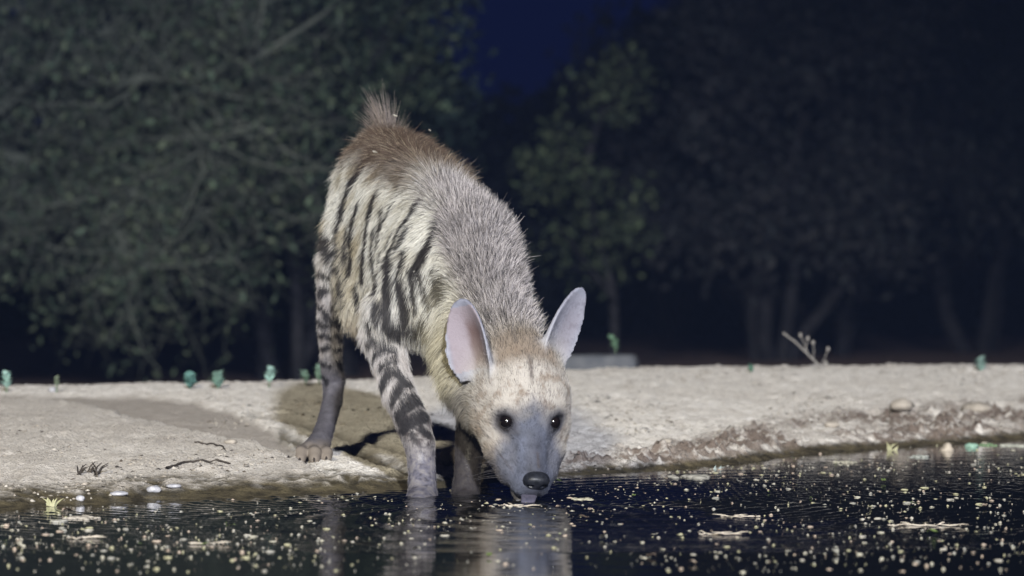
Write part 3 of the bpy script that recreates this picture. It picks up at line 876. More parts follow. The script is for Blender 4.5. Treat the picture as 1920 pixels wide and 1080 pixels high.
# strand colours: lighter and darker hairs mixed, dark bands on the mane
lum = 1 + (.20 * RNG.normal(size=nh)).clip(-.5, .5)
lum *= 1 + mn_ * (.75 * noise3(R0 * 120 + 7) + .40 * noise3(R0 * 55 + 70)) * 1.7
Cs = Cs * np.clip(lum, .2, 1.6)[:, None]
darkhair = (RNG.random(nh) < .34 * mn_) | (RNG.random(nh) < .06 * tk * (1 - mn_)) | (RNG.random(nh) < .20 * hd)
Cs = np.where(darkhair[:, None], Cs * .20, Cs)
pale = (RNG.random(nh) < .10 * sad)
Cs = np.where(pale[:, None], np.array([.34, .28, .21]), Cs)
Cs = Cs * (1 - (tuftw * .6)[:, None]) + np.array([.40, .35, .34]) * (tuftw * .6)[:, None]
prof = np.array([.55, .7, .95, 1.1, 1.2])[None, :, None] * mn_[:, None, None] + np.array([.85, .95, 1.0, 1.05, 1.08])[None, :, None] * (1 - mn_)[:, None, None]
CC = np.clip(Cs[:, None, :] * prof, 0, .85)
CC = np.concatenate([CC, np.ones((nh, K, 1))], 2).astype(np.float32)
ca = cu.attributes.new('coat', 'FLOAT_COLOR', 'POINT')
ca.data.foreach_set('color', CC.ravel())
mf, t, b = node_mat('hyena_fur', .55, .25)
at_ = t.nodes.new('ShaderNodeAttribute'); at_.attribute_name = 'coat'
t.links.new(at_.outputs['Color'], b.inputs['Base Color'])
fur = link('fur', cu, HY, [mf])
fur['kind'] = 'stuff'

# ------------------------------------------------------------------ eyes, nose, tongue, claws
def sphere_mesh(name, r, nu=24, nv_=16, sc=(1, 1, 1)):
    Vv = [(0, 0, r * sc[2])]; Ff = []
    for j in range(1, nv_):
        th = math.pi * j / nv_
        for i in range(nu):
            ph = 2 * math.pi * i / nu
            Vv.append((r * sc[0] * math.sin(th) * math.cos(ph), r * sc[1] * math.sin(th) * math.sin(ph), r * sc[2] * math.cos(th)))
    Vv.append((0, 0, -r * sc[2]))
    for i in range(nu): Ff.append((0, 1 + i, 1 + (i + 1) % nu))
    for j in range(nv_ - 2):
        for i in range(nu):
            a = 1 + j * nu + i; b2 = 1 + j * nu + (i + 1) % nu
            Ff.append((a, a + nu, b2 + nu, b2))
    last = len(Vv) - 1; o_ = 1 + (nv_ - 2) * nu
    for i in range(nu): Ff.append((last, o_ + (i + 1) % nu, o_ + i))
    return mesh_from(name, np.array(Vv), Ff)
em = noisy_mat('eyeball', (.004, .003, .003), (.009, .006, .005), 60, .13, 1.0)
eye_me = sphere_mesh('eye', .0138)
for c in EYE:
    o = link('eye', eye_me, HY)
    if not eye_me.materials: eye_me.materials.append(em)
    o.location = c - HOFF

# nose leather with nostrils
na = np.arange(-.028, .0281, .0011)
NA, NB, NC = np.meshgrid(na, na * 1.2, na, indexing='ij')
d = ((np.abs(NA / .0165)) ** 2.4 + (np.abs(NB / .0245)) ** 2.4 + (np.abs((NC - NA * .25) / .0185)) ** 2.4) ** (1 / 2.4) - 1
d = d * .017
for s in (-1, 1):
    q1 = np.sqrt(((NA - .0135) / 1.3) ** 2 + (NB - s * .0110) ** 2 + ((NC + .000 + s * 0) / 1.0) ** 2) - .0056
    q2 = np.sqrt(((NA - .010) / 1.3) ** 2 + (NB - s * .0195) ** 2 + (NC + .0055) ** 2) - .0045
    q1 = smin(q1, q2, .005)
    d = -smin(-d, q1, .0022)
q1 = np.sqrt((NA - .019) ** 2 * .3 + NB ** 2 + ((NC + .010) / 4) ** 2) - .0013
d = -smin(-d, q1, .002)
nV, nQ = surface_nets(d, na, na * 1.2, na)
nV = smooth(nV, nQ, 1, .5)
nVw = NOSE_C + nV[:, :1] * hf + nV[:, 1:2] * hr + nV[:, 2:3] * hu
me = mesh_from('nose', nVw - HOFF, nQ)
link('nose', me, HY, [noisy_mat('nose_leather', (.010, .011, .014), (.022, .024, .032), 150, .40, .45, .9, 420, .0009)])
# tongue lapping the surface
tv = []; tf = []
tpath = [H(.080, 0, -.062), H(.104, 0, -.066), W(992, 932, 7.775), W(990, 940, 7.765), W(989, 950, 7.765)]
tw = [.008, .012, .015, .014, .007]
for p, w_ in zip(tpath, tw):
    for i in range(12):
        an = 2 * math.pi * i / 12
        tv.append(np.array(p) + hr * math.cos(an) * w_ + np.array([0, 1, .2]) * math.sin(an) * .006)
for j in range(len(tpath) - 1):
    for i in range(12):
        tf.append((j * 12 + i, j * 12 + (i + 1) % 12, j * 12 + 12 + (i + 1) % 12, j * 12 + 12 + i))
tf.append(tuple(range(11, -1, -1))); tf.append(tuple(range(len(tv) - 12, len(tv))))
me = mesh_from('tongue', np.array(tv) - HOFF, tf)
link('tongue', me, HY, [noisy_mat('tongue_wet', (.07, .07, .10), (.12, .11, .15), 120, .08, .6, .6, 200, .002)])
# claws on the hind paw
cm = noisy_mat('claw_horn', (.035, .030, .028), (.06, .05, .045), 200, .4, .4)
pc = W(577, 857, 8.665)
for ox, oy in ((-.0385, .014), (-.0145, -.002), (.0145, -.002), (.0385, .014)):
    base = pc + np.array([ox, oy - .030, .000])
    cv = []
    for j, (f_, r_) in enumerate(((0, .0042), (.006, .0034), (.011, .0018), (.0135, .0004))):
        for i in range(6):
            an = math.pi * 2 * i / 6
            cv.append(base + np.array([math.cos(an) * r_ * .7, -f_, math.sin(an) * r_ - f_ * .55]))
    cf = [(j * 6 + i, j * 6 + (i + 1) % 6, j * 6 + 6 + (i + 1) % 6, j * 6 + 6 + i) for j in range(3) for i in range(6)]
    link('claw', mesh_from('claw', np.array(cv) - HOFF, cf), HY, [cm])

# whiskers
wp = []
for i in range(22):
    sg = -1 if i % 2 else 1
    a0 = .045 + .045 * random.random(); c0 = -.034 - .018 * random.random()
    p = H(a0, sg * (.040 - .10 * max(0, a0 - .06)), c0)
    d_ = hr * sg * (.9 + .2 * random.random()) + hf * (.25 * random.random() - .35) - hu * .25 * random.random()
    L_w = .035 + .035 * random.random()
    for k in range(5):
        u = k / 4
        wp.append(np.array(p) + d_ * L_w * u + np.array([0, 0, -.012]) * u * u - HOFF)
cw = bpy.data.hair_curves.new('whiskers')
cw.add_curves([5] * 22)
cw.attributes['position'].data.foreach_set('vector', np.array(wp, dtype=np.float32).ravel())
ra = cw.attributes.get('radius') or cw.attributes.new('radius', 'FLOAT', 'POINT')
ra.data.foreach_set('value', np.tile(np.array([.0003, .0003, .00025, .0002, .0001], np.float32), 22))
wk = link('whiskers', cw, HY, [noisy_mat('whisker_hair', (.06, .055, .055), (.11, .10, .10), 30, .5, .3)])
wk['kind'] = 'stuff'
# ------------------------------------------------------------------ trees behind the bank
def tube(Vl, Fl, pts, rads, n=6):
    pts = np.asarray(pts)
    o_ = len(Vl)
    up = np.array([.31, .77, .55])
    for i, p in enumerate(pts):
        d_ = pts[min(i + 1, len(pts) - 1)] - pts[max(i - 1, 0)]
        d_ = d_ / (np.linalg.norm(d_) + 1e-9)
        a = np.cross(d_, up); a /= np.linalg.norm(a) + 1e-9
        b2 = np.cross(d_, a)
        for k in range(n):
            an = 2 * math.pi * k / n
            Vl.append(p + (a * math.cos(an) + b2 * math.sin(an)) * rads[i])
    for i in range(len(pts) - 1):
        for k in range(n):
            q0 = o_ + i * n + k; q1 = o_ + i * n + (k + 1) % n
            Fl.append((q0, q1, q1 + n, q0 + n))

def leaf_cloud(name, ctr, sz, cols, rng, parent, mat, asp=.45):
    n = len(ctr)
    a = rng.normal(size=(n, 3)); a /= np.linalg.norm(a, axis=1)[:, None]
    b2 = np.cross(a, rng.normal(size=(n, 3))); b2 /= np.linalg.norm(b2, axis=1)[:, None]
    c2 = np.cross(a, b2)
    s = sz[:, None]
    Vv = np.stack([ctr - a * s, ctr + b2 * s * asp + c2 * s * .15, ctr + a * s, ctr - b2 * s * asp + c2 * s * .15], 1).reshape(-1, 3)
    Ff = np.arange(4 * n).reshape(-1, 4)
    me = mesh_from(name, Vv, Ff, False)
    set_color(me, 'tint', np.repeat(cols, 4, axis=0))
    return link(name, me, parent, [mat])

def tint_mat(name, rough=.6):
    m, t, b = node_mat(name, rough, .2)
    a = t.nodes.new('ShaderNodeAttribute'); a.attribute_name = 'tint'
    nz = t.nodes.new('ShaderNodeTexNoise'); nz.inputs['Scale'].default_value = 3.0
    mx = t.nodes.new('ShaderNodeMix'); mx.data_type = 'RGBA'; mx.blend_type = 'MULTIPLY'; mx.inputs[0].default_value = .5
    t.links.new(a.outputs['Color'], mx.inputs[6]); t.links.new(nz.outputs['Fac'], mx.inputs[7])
    t.links.new(mx.outputs[2], b.inputs['Base Color'])
    return m
leaf_m = tint_mat('tree_leaf')
bark_pale = noisy_mat('pale_bark', (.120, .138, .116), (.190, .205, .170), 14, .9, .2, .8, 30, .01)
bark_dark = noisy_mat('dark_bark', (.034, .034, .040), (.060, .058, .064), 14, .9, .2, .8, 30, .01)

SCL = 1.45
def tree(name, label, group, px, Yd, height, spread, stems, seed, leafc, nleaf, lsz, bark, droop=.25, trunk_r=.05, low=.25, lean=0.0, xlim=(-99, 99)):
    rng = np.random.default_rng(seed)
    Yd, height, spread, lsz, trunk_r = Yd * SCL, height * SCL, spread * SCL, lsz * SCL, trunk_r * SCL
    xlim = (xlim[0] * SCL, xlim[1] * SCL)
    x0 = (px - 960) / FPX * Yd
    z0 = ground_z(x0, Yd) - .03
    root = empty(name, (x0, Yd, z0))
    tag(root, label, 'tree', group)
    Vl, Fl = [], []
    tips = []
    def grow(p, d_, L, r, lev):
        nseg = 7
        pts = [p.copy()]; rad = [r]
        d_ = d_ / np.linalg.norm(d_)
        for i in range(nseg):
            d_ = d_ + rng.normal(size=3) * (.16 + .06 * lev) + np.array([0, 0, .10 if lev < 1 else -droop * .22])
            d_ /= np.linalg.norm(d_)
            p = p + d_ * L / nseg
            if p[2] > .35 * height and not xlim[0] < x0 + p[0] < xlim[1]: break
            pts.append(p.copy()); rad.append(r * (1 - .62 * (i + 1) / nseg))
            if lev >= 1: tips.append((p.copy(), lev))
            if lev < 3 and i >= (2 if lev == 0 else 1):
                for _ in range(1 if lev == 0 else (1 if rng.random() < .75 else 2)):
                    side_ = rng.normal(size=3); side_ -= d_ * side_.dot(d_); side_ /= np.linalg.norm(side_) + 1e-9
                    nd_ = d_ * .55 + side_ * .9 + np.array([0, 0, .12])
                    grow(p, nd_, L * (.44 - .03 * lev) * (.7 + .5 * rng.random()), rad[-1] * .62, lev + 1)
        if len(pts) > 1: tube(Vl, Fl, pts, rad, 7 if lev < 1 else 5)
    for k in range(stems):
        an = 2 * math.pi * (k + rng.random() * .6) / stems
        out = np.array([math.cos(an), math.sin(an) * .8, 0]) * spread / height
        grow(np.array([math.cos(an), math.sin(an), 0]) * trunk_r * 1.6, np.array([lean, 0, 1.0]) + out * .8, height * (.62 + .2 * rng.random()), trunk_r * (.75 + .4 * rng.random()), 0)
    link('trunk', mesh_from('trunk', np.array(Vl), Fl), root, [bark])
    T_ = np.array([q[0] for q in tips])
    ok = T_[:, 2] > low * height
    T_ = T_[ok]
    ii = rng.integers(0, len(T_), nleaf)
    cc = T_[ii] + rng.normal(size=(nleaf, 3)) * (.05 * spread + .02)
    cols = np.asarray(leafc)[rng.integers(0, len(leafc), nleaf)] * (1 + .25 * rng.normal(size=(nleaf, 1))).clip(.5, 1.6)
    leaf_cloud('crown', cc, lsz * (.6 + .8 * rng.random(nleaf)), cols, rng, root, leaf_m)
    return root
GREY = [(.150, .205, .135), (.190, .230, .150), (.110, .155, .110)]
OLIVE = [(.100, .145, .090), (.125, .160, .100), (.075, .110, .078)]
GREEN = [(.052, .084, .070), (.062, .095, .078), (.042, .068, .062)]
DARK = [(.064, .082, .092), (.078, .090, .096), (.054, .070, .082)]  # blue cast of the night air mixed into green, dark and brown leaves
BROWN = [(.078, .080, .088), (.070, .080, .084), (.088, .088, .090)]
BRIGHT = [(.13, .18, .10), (.16, .20, .115), (.09, .12, .08)]
def limb_tree(name, label, limbs, Yd, seed, leafc, nleaf, lsz, bark, sub=.34, dense=2, r0=.028):
    """a tree whose main limbs follow given curves; twigs and leaves grow from them"""
    rng = np.random.default_rng(seed)
    Yd, lsz, sub, r0 = Yd * SCL, lsz * SCL, sub * SCL, r0 * SCL
    p0 = W(limbs[0][0][0], limbs[0][0][1], Yd); z0 = ground_z(p0[0], Yd) - .03
    base = np.array([p0[0], Yd, z0])
    root = empty(name, base); tag(root, label, 'tree', 'trees beyond the bank')
    Vl, Fl, tips = [], [], []
    def twig(p, d_, L, r, lev):
        pts = [p.copy()]; rad = [r]
        for i in range(6):
            d_ = d_ + rng.normal(size=3) * .24 + np.array([0, 0, .03]); d_ /= np.linalg.norm(d_)
            p = p + d_ * L / 6; pts.append(p.copy()); rad.append(r * (1 - .7 * (i + 1) / 6)); tips.append(p.copy())
            if lev < 2 and rng.random() < .6:
                sd = rng.normal(size=3); sd /= np.linalg.norm(sd)
                twig(p, d_ * .5 + sd * .8, L * .6, rad[-1] * .65, lev + 1)
        tube(Vl, Fl, pts, rad, 5)
    for li, lb in enumerate(limbs):
        P_ = np.array([W(a, c_, Yd + .5 * math.sin(li * 2.1 + i * .5) * min(1, i)) for i, (a, c_) in enumerate(lb)])
        if li == 0: P_[0] = base
        P_ = P_ - base
        f_ = []
        for i in range(len(P_) - 1):
            a0 = P_[max(i - 1, 0)]; a3 = P_[min(i + 2, len(P_) - 1)]
            for u in np.linspace(0, 1, 6)[:-1]:
                f_.append(.5 * (2 * P_[i] + (P_[i + 1] - a0) * u + (2 * a0 - 5 * P_[i] + 4 * P_[i + 1] - a3) * u * u + (3 * P_[i] - a0 - 3 * P_[i + 1] + a3) * u ** 3))
        f_.append(P_[-1])
        rr0 = r0 * (1.0 if li == 0 else .55)
        tube(Vl, Fl, f_, [rr0 * (1 - .7 * i / len(f_)) for i in range(len(f_))], 7)
        for i in range(2 if li else 8, len(f_)):
            for _ in range(dense):
                if rng.random() < .75:
                    d_ = (f_[i] - f_[i - 1]); d_ /= np.linalg.norm(d_) + 1e-9
                    sd = rng.normal(size=3); sd[1] *= .6; sd /= np.linalg.norm(sd)
                    twig(f_[i], d_ * .35 + sd, sub * (.5 + .8 * rng.random()), rr0 * .34, 0)
    link('trunk', mesh_from('trunk', np.array(Vl), Fl), root, [bark])
    T_ = np.array(tips)
    ii = rng.integers(0, len(T_), nleaf)
    cc = T_[ii] + rng.normal(size=(nleaf, 3)) * .05
    cols = np.asarray(leafc)[rng.integers(0, len(leafc), nleaf)] * (1 + .3 * rng.normal(size=(nleaf, 1))).clip(.4, 1.7)
    leaf_cloud('crown', cc, lsz * (.6 + .8 * rng.random(nleaf)), cols, rng, root, leaf_m)
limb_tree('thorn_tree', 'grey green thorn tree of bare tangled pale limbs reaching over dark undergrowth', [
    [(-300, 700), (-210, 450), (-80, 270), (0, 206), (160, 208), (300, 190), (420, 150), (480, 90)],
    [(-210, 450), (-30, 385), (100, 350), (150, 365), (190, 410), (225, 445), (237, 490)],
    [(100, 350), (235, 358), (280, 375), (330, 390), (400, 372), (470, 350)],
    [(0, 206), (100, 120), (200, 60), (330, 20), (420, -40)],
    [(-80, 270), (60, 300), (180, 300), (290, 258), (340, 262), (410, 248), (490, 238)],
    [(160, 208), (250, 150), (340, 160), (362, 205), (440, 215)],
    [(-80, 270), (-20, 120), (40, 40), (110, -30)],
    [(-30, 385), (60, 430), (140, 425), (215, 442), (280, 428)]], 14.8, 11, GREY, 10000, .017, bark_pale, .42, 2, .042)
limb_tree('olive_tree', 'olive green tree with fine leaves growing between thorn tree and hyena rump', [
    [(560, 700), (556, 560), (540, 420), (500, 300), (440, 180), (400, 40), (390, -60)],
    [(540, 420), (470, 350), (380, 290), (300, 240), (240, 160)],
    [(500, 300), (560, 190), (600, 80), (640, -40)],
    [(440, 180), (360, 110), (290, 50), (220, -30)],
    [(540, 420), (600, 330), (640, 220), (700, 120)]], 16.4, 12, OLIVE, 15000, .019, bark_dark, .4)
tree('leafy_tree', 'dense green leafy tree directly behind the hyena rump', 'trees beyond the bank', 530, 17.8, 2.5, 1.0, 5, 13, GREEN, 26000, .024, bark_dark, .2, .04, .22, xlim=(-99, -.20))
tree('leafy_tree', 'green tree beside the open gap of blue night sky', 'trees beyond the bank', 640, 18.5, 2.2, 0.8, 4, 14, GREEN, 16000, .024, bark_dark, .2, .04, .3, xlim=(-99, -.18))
limb_tree('slender_tree', 'slender tree with a light green upright branch past the sky gap', [
    [(1150, 690), (1150, 560), (1120, 440), (1100, 330), (1125, 220), (1160, 150), (1178, 125)],
    [(1120, 440), (1180, 420), (1215, 440)],
    [(1100, 330), (1060, 280), (1080, 330), (1040, 330)],
    [(1150, 560), (1090, 480), (1030, 400)]], 18.5, 15, BRIGHT, 1900, .019, bark_dark, .15, 1, .022)
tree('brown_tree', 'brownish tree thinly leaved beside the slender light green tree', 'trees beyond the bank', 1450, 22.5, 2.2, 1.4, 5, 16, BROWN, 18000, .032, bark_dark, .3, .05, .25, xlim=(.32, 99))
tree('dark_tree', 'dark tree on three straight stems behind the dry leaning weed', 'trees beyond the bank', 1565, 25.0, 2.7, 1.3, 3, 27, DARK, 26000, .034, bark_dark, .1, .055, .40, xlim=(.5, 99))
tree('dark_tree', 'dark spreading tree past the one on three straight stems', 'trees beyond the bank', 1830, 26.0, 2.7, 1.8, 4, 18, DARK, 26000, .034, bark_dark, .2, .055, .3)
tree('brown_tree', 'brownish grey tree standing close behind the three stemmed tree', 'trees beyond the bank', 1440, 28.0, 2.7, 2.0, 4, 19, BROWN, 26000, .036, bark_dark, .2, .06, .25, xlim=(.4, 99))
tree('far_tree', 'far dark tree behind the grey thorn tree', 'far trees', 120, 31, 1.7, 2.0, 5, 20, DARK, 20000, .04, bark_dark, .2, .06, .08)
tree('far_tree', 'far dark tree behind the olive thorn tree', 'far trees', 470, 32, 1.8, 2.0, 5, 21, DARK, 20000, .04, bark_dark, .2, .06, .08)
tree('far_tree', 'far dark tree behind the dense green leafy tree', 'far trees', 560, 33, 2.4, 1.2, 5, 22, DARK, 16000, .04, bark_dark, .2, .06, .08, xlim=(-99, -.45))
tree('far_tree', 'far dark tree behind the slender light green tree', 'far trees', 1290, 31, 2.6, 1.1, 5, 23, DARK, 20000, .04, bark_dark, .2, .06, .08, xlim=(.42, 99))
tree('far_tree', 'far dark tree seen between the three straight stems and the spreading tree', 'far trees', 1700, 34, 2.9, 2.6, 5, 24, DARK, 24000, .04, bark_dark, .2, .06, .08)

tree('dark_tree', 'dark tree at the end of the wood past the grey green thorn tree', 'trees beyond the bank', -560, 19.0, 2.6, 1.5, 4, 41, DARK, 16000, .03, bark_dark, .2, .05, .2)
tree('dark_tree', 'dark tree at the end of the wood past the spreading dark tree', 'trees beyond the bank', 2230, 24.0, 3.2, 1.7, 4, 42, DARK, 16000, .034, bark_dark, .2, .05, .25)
# the wood behind them, one dark mass of undergrowth
rngu = np.random.default_rng(77)
nU = 90000
uy = 46 + 14 * rngu.random(nU); ux = (rngu.random(nU) * 2 - 1) * .24 * uy
upx = 960 + ux / uy * FPX
utop = np.interp(upx, [-900, 300, 700, 850, 960, 1060, 1200, 2200], [1.9, 1.9, 2.1, 2.2, 2.1, 2.3, 2.9, 3.1]) + .35 * noise2(ux * 1.2, uy * .4, 2.0) + .3 * noise2(ux * 3.2, uy * .8, 4.0)
ug = np.array([ground_z(a, b2) for a, b2 in zip(ux[::50], uy[::50])]).mean()
uz = ug + (utop - ug) * rngu.random(nU) ** .9
cl_ = noise3(np.stack([ux * 1.1, uy * .6, uz * 1.1], 1)) > -.12
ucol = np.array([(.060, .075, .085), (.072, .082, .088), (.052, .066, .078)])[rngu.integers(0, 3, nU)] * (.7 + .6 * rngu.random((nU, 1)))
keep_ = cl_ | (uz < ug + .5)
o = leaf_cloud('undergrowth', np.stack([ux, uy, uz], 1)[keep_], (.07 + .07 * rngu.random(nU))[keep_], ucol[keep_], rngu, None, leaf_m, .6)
tag(o, 'dark mass of leafy undergrowth filling the wood behind the trees', 'undergrowth', kind='stuff')

# ------------------------------------------------------------------ small plants along the crest of the bank
plant_m = tint_mat('seedling_leaf', .5)
stem_m = noisy_mat('plant_stem', (.16, .22, .14), (.22, .28, .19), 40, .7)
dry_m = noisy_mat('dry_stem', (.30, .28, .26), (.42, .39, .36), 40, .8)
def leaf_blade(Vl, Fl, Cl, p, d_, up, L, wd, col):
    """a folded leaf: two halves along a midrib"""
    d_ = d_ / np.linalg.norm(d_); sd = np.cross(d_, up); sd /= np.linalg.norm(sd) + 1e-9; n_ = np.cross(sd, d_)
    o_ = len(Vl)
    prof = [(0, .05, 0), (.25, .75, .03), (.55, 1.0, .04), (.82, .65, .0), (1, .05, -.06)]
    for u, ww, h_ in prof:
        c0 = p + d_ * L * u + n_ * L * h_
        Vl += [c0 - sd * wd * ww + n_ * wd * .35 * ww, c0, c0 + sd * wd * ww + n_ * wd * .35 * ww]
        Cl += [col] * 3
    for i in range(4):
        for k in (0, 1):
            a = o_ + i * 3 + k
            Fl.append((a, a + 1, a + 4, a + 3))
def seedling(name, label, px, py, hpx, wpx, nl, col, seed, lean=0.0, Yd=None, stem=.45):
    rng = np.random.default_rng(seed)
    x0 = (px - 960) / FPX * 11.4
    Yd = Yd or float(np.interp(x0, CRX, CRY)) - .05
    x0 = (px - 960) / FPX * Yd
    z0 = ground_z(x0, Yd) - .004
    k = Yd / FPX
    root = empty(name, (x0, Yd, z0)); tag(root, label, 'plant', 'small plants on the crest of the bank')
    Hh, Ww = hpx * k * 1.1, wpx * k * 1.2
    Vl, Fl = [], []
    top = np.array([lean * Hh, 0, Hh * .72])
    spine_ = [np.array([lean * Hh * u * u, 0, Hh * .72 * u]) for u in (0, .35, .7, 1)]
    tube(Vl, Fl, spine_, [.0022, .002, .0017, .0012], 6)
    link('stem', mesh_from('stem', np.array(Vl), Fl), root, [stem_m])
    for i in range(nl):
        Vl, Fl, Cl = [], [], []
        u = stem + (1 - stem) * (i + .5) / nl
        p = np.array([lean * Hh * u * u, 0, Hh * .72 * u])
        an = i * 2.4 + rng.random()
        d_ = np.array([math.cos(an), math.sin(an) * .7, .8 + 1.0 * u * rng.random()])
        L = Ww * .5 * (.75 + .4 * rng.random())
        leaf_blade(Vl, Fl, Cl, p, d_, np.array([0, 0, 1.0]), L, L * .48, np.array(col) * 1.15 * (.8 + .4 * rng.random()))
        me = mesh_from('leaf', np.array(Vl), Fl); set_color(me, 'tint', np.array(Cl))
        link('leaf', me, root, [plant_m])
TEAL = (.46, .68, .60)
seedling('seedling', 'upright pale teal seedling at the far end of the bank crest, away from the others', 12, 735, 40, 30, 12, TEAL, 1, stem=.25)
seedling('seedling', 'thin drab seedling beside a small white stone on the bank crest', 106, 735, 34, 18, 9, (.26, .31, .22), 2)
seedling('seedling', 'low spreading blue green seedling on the bank crest', 356, 731, 20, 36, 12, (.18, .36, .32), 3, stem=.1)
seedling('seedling', 'bushy pale seedling next to the low blue green one', 408, 729, 28, 34, 14, (.30, .47, .39), 4, stem=.15)
seedling('seedling', 'single bright teal seedling leaning away from the hyena hind leg', 504, 727, 38, 32, 12, TEAL, 5, .12, stem=.35)
seedling('seedling', 'short teal seedling of the pair beside the hyena hind leg', 573, 725, 30, 26, 11, TEAL, 6, -.1, stem=.25)
seedling('seedling', 'taller teal seedling of the pair touching the hyena hind leg', 598, 723, 40, 28, 13, TEAL, 7, stem=.25)
seedling('sprout', 'thin stalked green sprout beside the grey concrete block', 1160, 706, 84, 26, 7, (.20, .34, .22), 8, -.15, 13.4, stem=.62)
seedling('seedling', 'rounded pale teal seedling alone on the bank crest past the dry weed', 1838, 692, 24, 30, 16, (.40, .56, .50), 9, stem=.05)
seedling('seedling', 'tiny green seedling on the crest before the dry leaning weed', 1408, 698, 16, 16, 7, (.16, .34, .24), 10, stem=.1)
# dry leaning weed
rx, rY = (1545 - 960) / FPX * 12.3, 12.3
rt = empty('dry_weed', (rx, rY, ground_z(rx, rY) - .004))
tag(rt, 'dry grey weed leaning over the crest with pale seed heads on its twigs', 'plant')
k = rY / FPX
Vl, Fl = [], []
st_ = [np.array([0, 0, 0]), np.array([-26 * k, .0, 26 * k]), np.array([-52 * k, .01, 52 * k]), np.array([-76 * k, .02, 70 * k])]
tube(Vl, Fl, st_, [.0028, .0026, .0024, .0030], 7)
link('stem', mesh_from('stem', np.array(Vl), Fl), rt, [dry_m])
for (bx, bz, ex, ez) in ((-30, 30, -44, 66), (-20, 22, -20, 52), (-6, 8, 8, 40), (-4, 3, 4, 14), (-36, 38, -30, 60)):
    Vl, Fl = [], []
    tube(Vl, Fl, [np.array([bx * k, 0, bz * k]), np.array([(bx + ex) / 2 * k + .002, .004, (bz + ez) / 2 * k]), np.array([ex * k, .006, ez * k])], [.0014, .0013, .0011], 6)
    o = link('twig', mesh_from('twig', np.array(Vl), Fl), rt, [dry_m])
    hd_ = sphere_mesh('seed_head', .0050, 10, 7, (1, 1, 1.3))
    V_ = np.empty(len(hd_.vertices) * 3, np.float32); hd_.vertices.foreach_get('co', V_); V_ = V_.reshape(-1, 3)
    V_ *= (1 + .35 * noise3(V_ * 260 + ex)[:, None]); hd_.vertices.foreach_set('co', V_.ravel())
    h_ = link('seed_head', hd_, o, [dry_m]); h_.location = (ex * k, .006, ez * k)

# concrete block half hidden behind the crest
bm_ = noisy_mat('worn_concrete', (.11, .118, .135), (.16, .166, .18), 18, .9, .2, .7, 60, .004)
bw, bd, bh = .36, .16, .10
rngb = np.random.default_rng(5)
nu_, nw_, nhh = 24, 10, 8
Vl, Fl = [], []
def block_face(fn, a, b2):
    o_ = len(Vl)
    for i in range(a + 1):
        for j in range(b2 + 1): Vl.append(fn(i / a, j / b2))
    for i in range(a):
        for j in range(b2):
            q_ = o_ + i * (b2 + 1) + j
            Fl.append((q_, q_ + b2 + 1, q_ + b2 + 2, q_ + 1))
block_face(lambda u, v: np.array([-bw / 2 + u * bw, -bd / 2, v * bh]), nu_, nhh)
block_face(lambda u, v: np.array([-bw / 2 + u * bw, bd / 2 - v * 0, bh - v * bh]), nu_, nhh)
block_face(lambda u, v: np.array([-bw / 2 + u * bw, -bd / 2 + v * bd, bh]), nu_, nw_)
block_face(lambda u, v: np.array([-bw / 2, bd / 2 - u * bd, v * bh]), nw_, nhh)
block_face(lambda u, v: np.array([bw / 2, -bd / 2 + u * bd, v * bh]), nw_, nhh)
Vb = np.array(Vl)
e_ = np.stack([bw / 2 - np.abs(Vb[:, 0]), bd / 2 - np.abs(Vb[:, 1]), bh - Vb[:, 2]], 1)
for i, j in ((0, 1), (0, 2), (1, 2)):
    near_ = np.clip(.02 - np.hypot(e_[:, i], e_[:, j]), 0, 1)
    Vb[:, 0] -= np.sign(Vb[:, 0]) * near_ * (.35 if 0 in (i, j) else 0)
    Vb[:, 1] -= np.sign(Vb[:, 1]) * near_ * (.35 if 1 in (i, j) else 0)
    Vb[:, 2] -= near_ * (.35 if 2 in (i, j) else 0)
Vb += .004 * np.stack([noise3(Vb * 30), noise3(Vb * 30 + 9), noise3(Vb * 30 + 5)], 1)
bx = (1085 - 960) / FPX * 12.75
o = link('concrete_block', mesh_from('concrete_block', Vb, Fl, True), None, [bm_])
o.location = (bx, 12.75, .050); o.rotation_euler = (0, math.radians(-1.0), math.radians(-5))
tag(o, 'long worn grey concrete block half hidden behind the crest beside the hyena head', 'block')

# ------------------------------------------------------------------ stones, clods and litter on the bank
def lump(name, r, seed, sc=(1, 1, .7), amp=.28, nu=14, nv_=9):
    me = sphere_mesh(name, r, nu, nv_, sc)
    V_ = np.empty(len(me.vertices) * 3, np.float32); me.vertices.foreach_get('co', V_); V_ = V_.reshape(-1, 3)
    V_ *= (1 + amp * noise3(V_ / r * 1.3 + seed * 3.7) + amp * .5 * noise3(V_ / r * 3.1 + seed))[:, None]
    me.vertices.foreach_set('co', V_.ravel()); me.update()
    return me
stone_m = noisy_mat('pale_stone', (.42, .42, .46), (.58, .57, .60), 60, .35, .5, .6, 200, .002)
clod_m = noisy_mat('dry_clod', (.42, .37, .31), (.56, .50, .43), 40, .95, .15, .9, 120, .004)
def stone(px, py, wpx, label, mat, sc, seed, name='stone', grp=None):
    x, y, z = on_ground(px, py)
    r = wpx * .5 * y / FPX
    o = link(name, lump(name, r, seed, sc), None, [mat])
    o.location = (x, y, z + r * sc[2] * .35); o.rotation_euler = (0, 0, seed)
    tag(o, label, 'stone', grp)
stone(150, 938, 17, 'small white wet stone alone beside the brown puddle edge', stone_m, (1, 1, .8), 1)
stone(222, 928, 30, 'flat bluish stone on the brown wet mud of the shore', stone_m, (1, 1.2, .35), 2)
stone(288, 921, 28, 'roundish pale pinkish stone between two flat ones at the shore', stone_m, (1, 1, .55), 3)
stone(326, 916, 26, 'flat pale stone next to the roundish pinkish one at the shore', stone_m, (1, 1.2, .35), 4)
